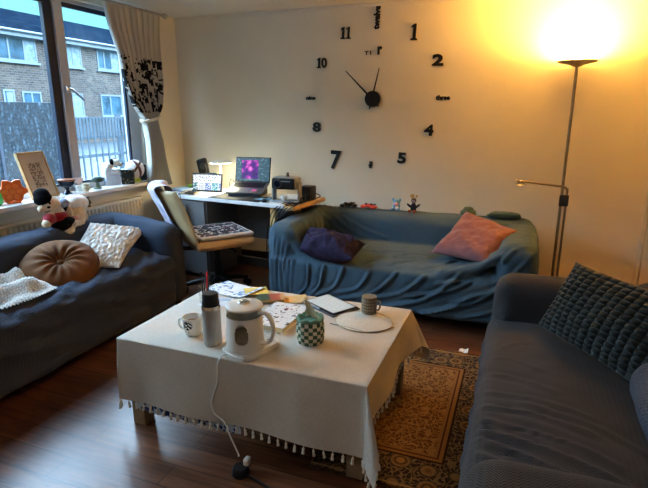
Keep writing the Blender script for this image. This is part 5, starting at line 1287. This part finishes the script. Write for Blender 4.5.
for k, p in enumerate(pts):
    d = (pts[min(k + 1, len(pts) - 1)] - pts[max(k - 1, 0)]).normalized(); nn = d.cross(hs)
    for i in range(n8): a = 2 * PI * i / n8; vs.append(p + hs * .013 * math.cos(a) + nn * .0075 * math.sin(a))
for k in range(len(pts) - 1):
    for i in range(n8): fs.append((k * n8 + i, k * n8 + (i + 1) % n8, (k + 1) * n8 + (i + 1) % n8, (k + 1) * n8 + i))
b._new(vs, fs); b.build('handle', WPLAS, kt_)
b = B(); b.lathe([(.0775, Bz + .0), (.081, Bz + .001), (.081, Bz + .016), (.079, Bz + .018)], n=56); b.build('heater_collar', WPLAS, kt_)
# cord over the table edge to the plug
iM = (Matrix.Translation(q) @ Matrix.Rotation(math.radians(66), 4, 'Z')).inverted()
e0 = ont(235, 357); e0.z += .006
fy = TY0
plug = atz(243, 466, .03)
pts = [e0, V((-1.085, TY0 + .015, CT + .008)), V((-1.10, TY0 - .02, CT - .012)), aty(217, 383, TY0 - .03), aty(211.5, 401, TY0 - .035), aty(214, 413, TY0 - .04), aty(224, 422, TY0 - .045), aty(231, 438, TY0 - .06), V((plug.x - .04, plug.y + .03, .06)), plug + V((-.025, .01, .035))]
o = B().tube([iM @ p for p in pts], .0034, 8).build('power_cord', WPLAS, kt_)
p_ = B(); p_.box((0, 0, 0), (.036, .024, .036), Matrix.Rotation(.4, 3, 'Z'), .008, 3)
bmesh.ops.translate(p_.bm, verts=p_.bm.verts, vec=iM @ (plug + V((.0, .015, .028))) if False else iM @ (plug + V((.012, .014, .016))))
p_.build('plug', WPLAS, kt_)
ex = thing('extension_socket', 'round black extension socket on the wooden floor with kettle plug', 'socket', (plug.x - .005, plug.y - .012, 0))
b = B(); b.lathe([(.036, 0), (.038, .005), (.036, .026), (.029, .036), (.0, .038)], n=28); b.build('socket_body', BLACK, ex)
b = B(); b.tube([(.03, -.008, .012), (.08, -.02, .008), (.14, -.035, .006), (.24, -.075, .005), (.40, -.10, .005), (.75, -.14, .005)], .0048, 8); b.build('cord', BLACK, ex)
# tissue cover
q = ont(310.5, 341)
ti = thing('tissue_holder', 'green and white checked crochet tissue cover on coffee table', 'tissue holder', q)
def checkcrochet():
    m, t, b_ = nt('checked_crochet'); s = N(t, 'ShaderNodeSeparateXYZ'); L(t, coord(t), s.inputs[0])
    a = math_(t, 'FLOOR', math_(t, 'MULTIPLY', math_(t, 'ADD', math_(t, 'ARCTAN2', s.outputs[1], s.outputs[0]), 3.2), 20 / (2 * PI))); z = math_(t, 'FLOOR', math_(t, 'MULTIPLY', s.outputs[2], 58.0))
    k = math_(t, 'MODULO', math_(t, 'ADD', a, z), 2.0)
    n = N(t, 'ShaderNodeTexNoise', i_Scale=160.0); L(t, coord(t), n.inputs[0])
    top = math_(t, 'GREATER_THAN', s.outputs[2], .103)
    col = mixc(t, top, mixc(t, k, (.60, .58, .46), (.07, .13, .075)), (.17, .29, .22))
    L(t, mixc(t, 1.0, col, ramp(t, n.outputs[0], [(.3, (.7, .7, .7)), (.7, (1.2, 1.2, 1.2))]), 'MULTIPLY'), b_.inputs['Base Color']); b_.inputs['Roughness'].default_value = .95
    bump(t, b_, n.outputs[0], .6, .006); return m
b = B()
def tf(u, v):
    a = 2 * PI * u; z = .112 * v; r = .056 + .006 * math.sin(PI * min(1, v * 1.05)) ** .5 + .0018 * math.cos(a * 20) * math.sin(v * 6.5 * PI) + .0015 * noise.noise(V((math.cos(a) * 3, math.sin(a) * 3, v * 4)))
    return V((r * math.cos(a), r * math.sin(a), z))
b.grid(tf, 120, 40); CC = checkcrochet(); b.build('crochet_cover', CC, ti, angle=80)
b = B(); 
pts = []
for k in range(41): a = 2 * PI * k / 40; pts.append((.054 * math.cos(a), .054 * math.sin(a), .113 + .004 * math.cos(a * 8)))
b.tube(pts, .0075, 8, False); b.build('mint_rim', M('mint_yarn', (.16, .29, .21), .95, bmp=.5, bsc=200), ti)
b = B(); b.lathe([(.048, .095), (.05, .112), (.02, .108), (.0, .108)], n=30); b.build('inner_top', CACHE['mint_yarn'], ti)
b = B()
def tsf(u, v): a = (u - .5) * 2.2; return V((.036 * math.sin(a) * (1 - .5 * v) - .02 * v + .010 * math.sin(8 * u + 3 * v), .03 * math.cos(a) * (1 - .6 * v) + .008 * math.sin(6 * u), .10 + .095 * v - .012 * math.cos(a * 1.5) * v))
b.grid(tsf, 24, 14); bmesh.ops.solidify(b.bm, geom=b.bm.faces[:], thickness=.0015); b.build('tissue', M('cream_tissue', (.78, .68, .5), .9), ti, angle=80)
# sketchbook with drawings
q = V((-1.045, 2.105, CT))
sk = thing('sketchbook', 'thick white paperback covered in scattered ink drawings behind kettle', 'book', q, math.radians(-2))
def sketchmat():
    m, t, b_ = nt('ink_drawing_cover'); n = N(t, 'ShaderNodeTexNoise', i_Scale=48.0, i_Detail=2.0, i_Distortion=.7); L(t, coord(t), n.inputs[0])
    n2 = N(t, 'ShaderNodeTexNoise', i_Scale=14.0); L(t, coord(t, loc=(2, 1, 0)), n2.inputs[0])
    f = math_(t, 'MULTIPLY', math_(t, 'GREATER_THAN', n.outputs[0], .585), math_(t, 'GREATER_THAN', n2.outputs[0], .40))
    ink = ramp(t, n2.outputs[0], [(.55, (.02, .02, .025)), (.64, (.35, .06, .05))])
    L(t, mixc(t, f, (.80, .80, .80), ink), b_.inputs['Base Color']); b_.inputs['Roughness'].default_value = .4; return m
B().bb((-.095, -.145, .002), (.093, .143, .026)).build('pages', CREAMP, sk, smooth=False)
b = B(); b.bb((-.098, -.148, .026), (.098, .148, .0285)); b.bb((-.098, -.148, 0), (.098, .148, .002)); b.bb((-.098, -.148, 0), (-.0955, .148, .0285)); b.build('cover', sketchmat(), sk, smooth=False)
# tablet in folio
q = V((-.875, 2.365, CT))
tbb = thing('e_reader', 'tablet with white glowing page lying in dark folio on table', 'tablet', q, math.radians(-31))
b = B(); b.bb((-.135, -.09, 0), (.135, .095, .006), .002); b.build('folio', M('folio_grey', (.11, .11, .13), .6), tbb)
b = B(); b.bb((-.125, -.08, .006), (.125, .088, .013), .003); b.build('case', BLACK, tbb)
def pagemat():
    m, t, b_ = nt('reader_page'); s = N(t, 'ShaderNodeSeparateXYZ'); L(t, coord(t), s.inputs[0]); n = N(t, 'ShaderNodeTexNoise', i_Scale=1.0, i_Detail=2.0); L(t, coord(t, scale=(120, 26, 1)), n.inputs[0])
    ln = math_(t, 'MULTIPLY', math_(t, 'LESS_THAN', math_(t, 'FRACT', math_(t, 'MULTIPLY', s.outputs[1], 70.0)), .4), math_(t, 'GREATER_THAN', n.outputs[0], .5))
    L(t, mixc(t, math_(t, 'MULTIPLY', ln, .5), (.78, .85, .86), (.25, .35, .38)), b_.inputs['Emission Color']); b_.inputs['Emission Strength'].default_value = .24; b_.inputs['Base Color'].default_value = (.12, .13, .13, 1); b_.inputs['Roughness'].default_value = .2; return m
B().quad((-.115, -.07, .0133), (.115, -.07, .0133), (.115, .078, .0133), (-.115, .078, .0133)).build('screen', pagemat(), tbb, smooth=False)
b = B(); b.cyl((-.12, -.085, .0115), (.02, -.085, .0115), .0045, n=10); b.build('stylus', GREY, tbb)
# placemat and woven mug
pm = thing('placemat', 'oval cream woven placemat under the brown mug', 'placemat', (-.645, 2.225, CT))
def ovm():
    m, t, b_ = nt('woven_straw'); s = N(t, 'ShaderNodeSeparateXYZ'); L(t, coord(t), s.inputs[0]); r = math_(t, 'SQRT', math_(t, 'ADD', math_(t, 'POWER', s.outputs[0], 2.0), math_(t, 'POWER', math_(t, 'MULTIPLY', s.outputs[1], 1.15), 2.0)))
    h = math_(t, 'SINE', math_(t, 'MULTIPLY', r, 900.0)); n = N(t, 'ShaderNodeTexNoise', i_Scale=130.0); L(t, coord(t), n.inputs[0])
    L(t, mixc(t, math_(t, 'MULTIPLY_ADD', h, .35, math_(t, 'MULTIPLY', n.outputs[0], .8)), (.58, .54, .46), (.92, .89, .8)), b_.inputs['Base Color']); b_.inputs['Roughness'].default_value = .9; bump(t, b_, h, .5, .004); return m
b = B(); b.lathe([(.0, 0), (.138, 0), (.142, .002), (.138, .004), (.0, .004)], n=56, sy=.87); b.build('weave', ovm(), pm)
b = B(); b.tube([(.141 * math.cos(a), .123 * math.sin(a), .003) for a in [2 * PI * k / 56 for k in range(57)]], .003, 6, False); b.build('braided_edge', M('straw_edge', (.58, .5, .36), .9), pm)
cord = thing('cable', 'thin grey cable lying on tablecloth along placemat front edge', 'cable', ont(336, 323), world=True)
b = B(); b.tube([ont(330, 324) + V((0, 0, .003)), ont(337, 325.5) + V((0, 0, .003)), ont(352, 329) + V((0, 0, .003)), ont(366, 332.5) + V((0, 0, .003)), ont(380, 332) + V((0, 0, .003)), ont(394, 327.5) + V((0, 0, .003))], .002, 6); b.build('cord', M('cable_brown_grey', (.16, .14, .12), .6), cord)
q = ont(369, 313); q.z += .0045
mg = thing('mug', 'brown grey woven textured mug standing on the oval placemat', 'mug', q, math.radians(-10))
b = B()
def mf(u, v):
    a = 2 * PI * u; z = .088 * v; r = .037 + .002 * math.sin(PI * v) + .0011 * math.sin(a * 22) * math.sin(z * 360)
    return V((r * math.cos(a), r * math.sin(a), z))
b.grid(mf, 132, 50); b.lathe([(.0365, .088), (.0345, .0885), (.033, .06), (.03, .006), (0, .006)], n=40); b.lathe([(.0, 0), (.036, 0), (.0, .0005)], n=40)
def mugm():
    m, t, b_ = nt('brown_woven_glaze'); s = N(t, 'ShaderNodeSeparateXYZ'); L(t, coord(t), s.inputs[0]); a = math_(t, 'ARCTAN2', s.outputs[1], s.outputs[0])
    g = math_(t, 'MAXIMUM', math_(t, 'GREATER_THAN', math_(t, 'FRACT', math_(t, 'MULTIPLY', a, 22 / (2 * PI))), .75), math_(t, 'GREATER_THAN', math_(t, 'FRACT', math_(t, 'MULTIPLY', s.outputs[2], 62.0)), .75))
    L(t, mixc(t, g, (.30, .25, .18), (.10, .08, .06)), b_.inputs['Base Color']); b_.inputs['Roughness'].default_value = .5; return m
b.build('mug_body', mugm(), mg)
b = B(); b.tube([(.036, 0, .07), (.058, 0, .068), (.06, 0, .04), (.05, 0, .022), (.036, 0, .024)], .0048, 8); b.build('handle', CACHE.get('mugh') or M('mug_handle', (.26, .21, .15), .5), mg)
# small books and papers at the back
q = V((-1.205, 2.325, CT + .004))
rb = thing('paperback', 'small paperback with dark green and red cover on the papers', 'book', q, math.radians(28))
def rbm():
    m, t, b_ = nt('green_red_cover'); s = N(t, 'ShaderNodeSeparateXYZ'); L(t, coord(t), s.inputs[0]); n = N(t, 'ShaderNodeTexNoise', i_Scale=40.0, i_Detail=2.0); L(t, coord(t), n.inputs[0])
    c1 = ramp(t, math_(t, 'ADD', math_(t, 'MULTIPLY_ADD', s.outputs[0], 7.0, .5), math_(t, 'MULTIPLY', math_(t, 'SUBTRACT', n.outputs[0], .5), .25)), [(.40, (.05, .09, .05)), (.5, (.34, .08, .04)), (.85, (.42, .10, .05)), (.9, (.5, .33, .15))])
    L(t, c1, b_.inputs['Base Color']); b_.inputs['Roughness'].default_value = .4; return m
B().bb((-.073, -.048, .0015), (.071, .048, .015)).build('pages', KRAFT, rb, smooth=False)
b = B(); b.bb((-.075, -.05, .015), (.075, .05, .0168)); b.bb((-.075, -.05, 0), (.075, .05, .0015)); b.bb((-.075, -.05, 0), (-.0735, .05, .0168)); b.build('cover', rbm(), rb, smooth=False)
def sheet(name, label, cat, c, w_, d_, rot, mat, curl=.0, h=.0012, part='page', z=0):
    t = thing(name, label, cat, (c[0], c[1], CT + z), rot)
    b = B(); b.grid(lambda u, v: V(((u - .5) * w_, (v - .5) * d_, h + curl * (max(0, u - .45) / .55) ** 2 + .002 * math.sin(5 * u + 2 * v) * (1 if curl else .2))), 16, 10); bmesh.ops.solidify(b.bm, geom=b.bm.faces[:], thickness=h * .8); b.build(part, mat, t, angle=80); return t
BLUEP = print_mat('blue_sketch_page', (.74, .75, .76), (.14, .24, .42), 26, .57, .8)
mgz = sheet('magazine', 'open white magazine with blue picture at table far corner', 'magazine', (-1.475, 2.395), .30, .19, math.radians(-14), BLUEP, .018, .003)
b = B(); b.bb((-.15, -.095, .0), (.02, .095, .003)); b.build('back_pages', PAPER, mgz, smooth=False)
yp = sheet('envelope', 'yellow card sleeve lying across the magazine right side', 'envelope', (-1.335, 2.40), .13, .12, math.radians(35), YEL, .0, .0016, 'sleeve', .012)
b = B(); b.bb((-.06, .02, .0016), (.06, .055, .0024)); b.build('flap', M('yellow_flap', (.8, .62, .2), .7), yp, smooth=False)
kp = sheet('paper_bag', 'creased kraft paper bag lying under the small paperback', 'paper bag', (-1.135, 2.365), .22, .12, math.radians(22), KRAFT, .006, .0016, 'bag_sheet')
b = B(); b.bb((-.1, -.055, .0017), (-.05, .055, .0028)); b.build('folded_end', M('kraft_light', (.68, .5, .24), .8), kp, smooth=False)
lf = sheet('leaflet', 'white leaflet lying between flask and magazine', 'leaflet', (-1.47, 2.20), .16, .12, math.radians(12), M('pale_blue_leaflet', (.66, .70, .76), .8), .0)
b = B(); b.bb((-.07, .02, .0016), (.07, .05, .0019)); b.build('printed_band', M('leaflet_band', (.4, .5, .62), .8), lf, smooth=False)
# pens in a glass
q = ont(205.5, 303)
pg = thing('pen_glass', 'clear glass tumbler behind the flask', 'glass', q)
b = B(); b.grid(lambda u, v: V(((.029 + .004 * v) * math.cos(2 * PI * u), (.029 + .004 * v) * math.sin(2 * PI * u), .1 * v)), 32, 4); b.cyl((0, 0, 0), (0, 0, .006), .029, n=32); b.build('tumbler', CLEAR, pg)
b = B(); b.lathe([(.0335, .094), (.0345, .097), (.0335, .1)], n=28); b.build('rim', CLEAR, pg)
for k, (dx, dy, tx, ty, h, mt, lb) in enumerate([(-.012, .0, -.03, .02, .155, BLACK, 'black pen leaning left in the pen glass'), (.004, .01, .012, .012, .16, M('red_pen', (.6, .03, .03), .4), 'red pen standing in the pen glass'), (.012, -.006, .04, .0, .165, BLACK, 'black pen leaning right in the pen glass'), (.0, -.012, .022, -.02, .15, DARKG, 'grey pen at the front of the pen glass')]):
    p0 = q + V((dx, dy, .008)); d = V((tx - dx, ty - dy, h)).normalized()
    t = thing('pen', lb, 'pen', p0, group='pens in the glass', world=True)
    B().cyl(p0, p0 + d * h, .0042, n=10).build('barrel', mt, t); B().cyl(p0 + d * (h - .03), p0 + d * (h + .005), .0052, n=10).build('pen_cap', mt, t)
# scrap on the floor
p = atz(463, 354, 0)
sc_ = tag(B().grid(lambda u, v: V(((u - .5) * .055, (v - .5) * .04, .010 + .012 * u * v + .004 * math.sin(7 * u))), 8, 6).build('paper_scrap', PAPER, loc=(p.x, p.y + .02, .001)), 'white paper scrap on the floor at the rug far edge', 'paper')
# ================================================================ LIGHT
w = bpy.data.worlds.new('sky'); SC.world = w; w.use_nodes = True; t = w.node_tree
bg = t.nodes['Background']
tc = N(t, 'ShaderNodeTexCoord'); s = N(t, 'ShaderNodeSeparateXYZ'); L(t, tc.outputs['Generated'], s.inputs[0])
L(t, ramp(t, s.outputs[2], [(.0, (.028, .058, .066)), (.12, (.021, .057, .064)), (.22, (.02, .055, .066)), (.34, (.62, .84, 1.0)), (.6, (.5, .74, 1.0)), (1, (.45, .7, 1.0))]), bg.inputs[0])
bg.inputs[1].default_value = 9
def light(name, typ, loc, energy, col, **kw):
    l = bpy.data.lights.new(name, typ); l.energy = energy; l.color = col
    for k, v in kw.items(): setattr(l, k, v)
    o = bpy.data.objects.new(name, l); COL.objects.link(o); o.location = loc; return o
light('uplighter_bulb', 'POINT', LAMP + V((0, 0, .05)), 3, (1, .52, .10), shadow_soft_size=.03)
o = light('uplighter_beam', 'AREA', LAMP + V((0, 0, .012)), 33, (1, .50, .09), shape='DISK', size=.2); o.rotation_euler = (PI, 0, 0)
light('desk_lamp_light', 'AREA', DLAMP + V((0, 0, -.012)), 1.3, (1, .9, .6), shape='DISK', size=.15)
o = light('fill_light', 'AREA', (-.5, .2, ZC - .03), 3, (.95, .97, 1), shape='DISK', size=.6)  # unseen fill lamp added below the ceiling to brighten the room
SC.view_settings.view_transform = 'Standard'
SC.view_settings.look = 'Medium High Contrast'
SC.view_settings.exposure = 1.0
SC.view_settings.gamma = 1.06
for o in bpy.data.objects:
    if '_world' in o: del o['_world']
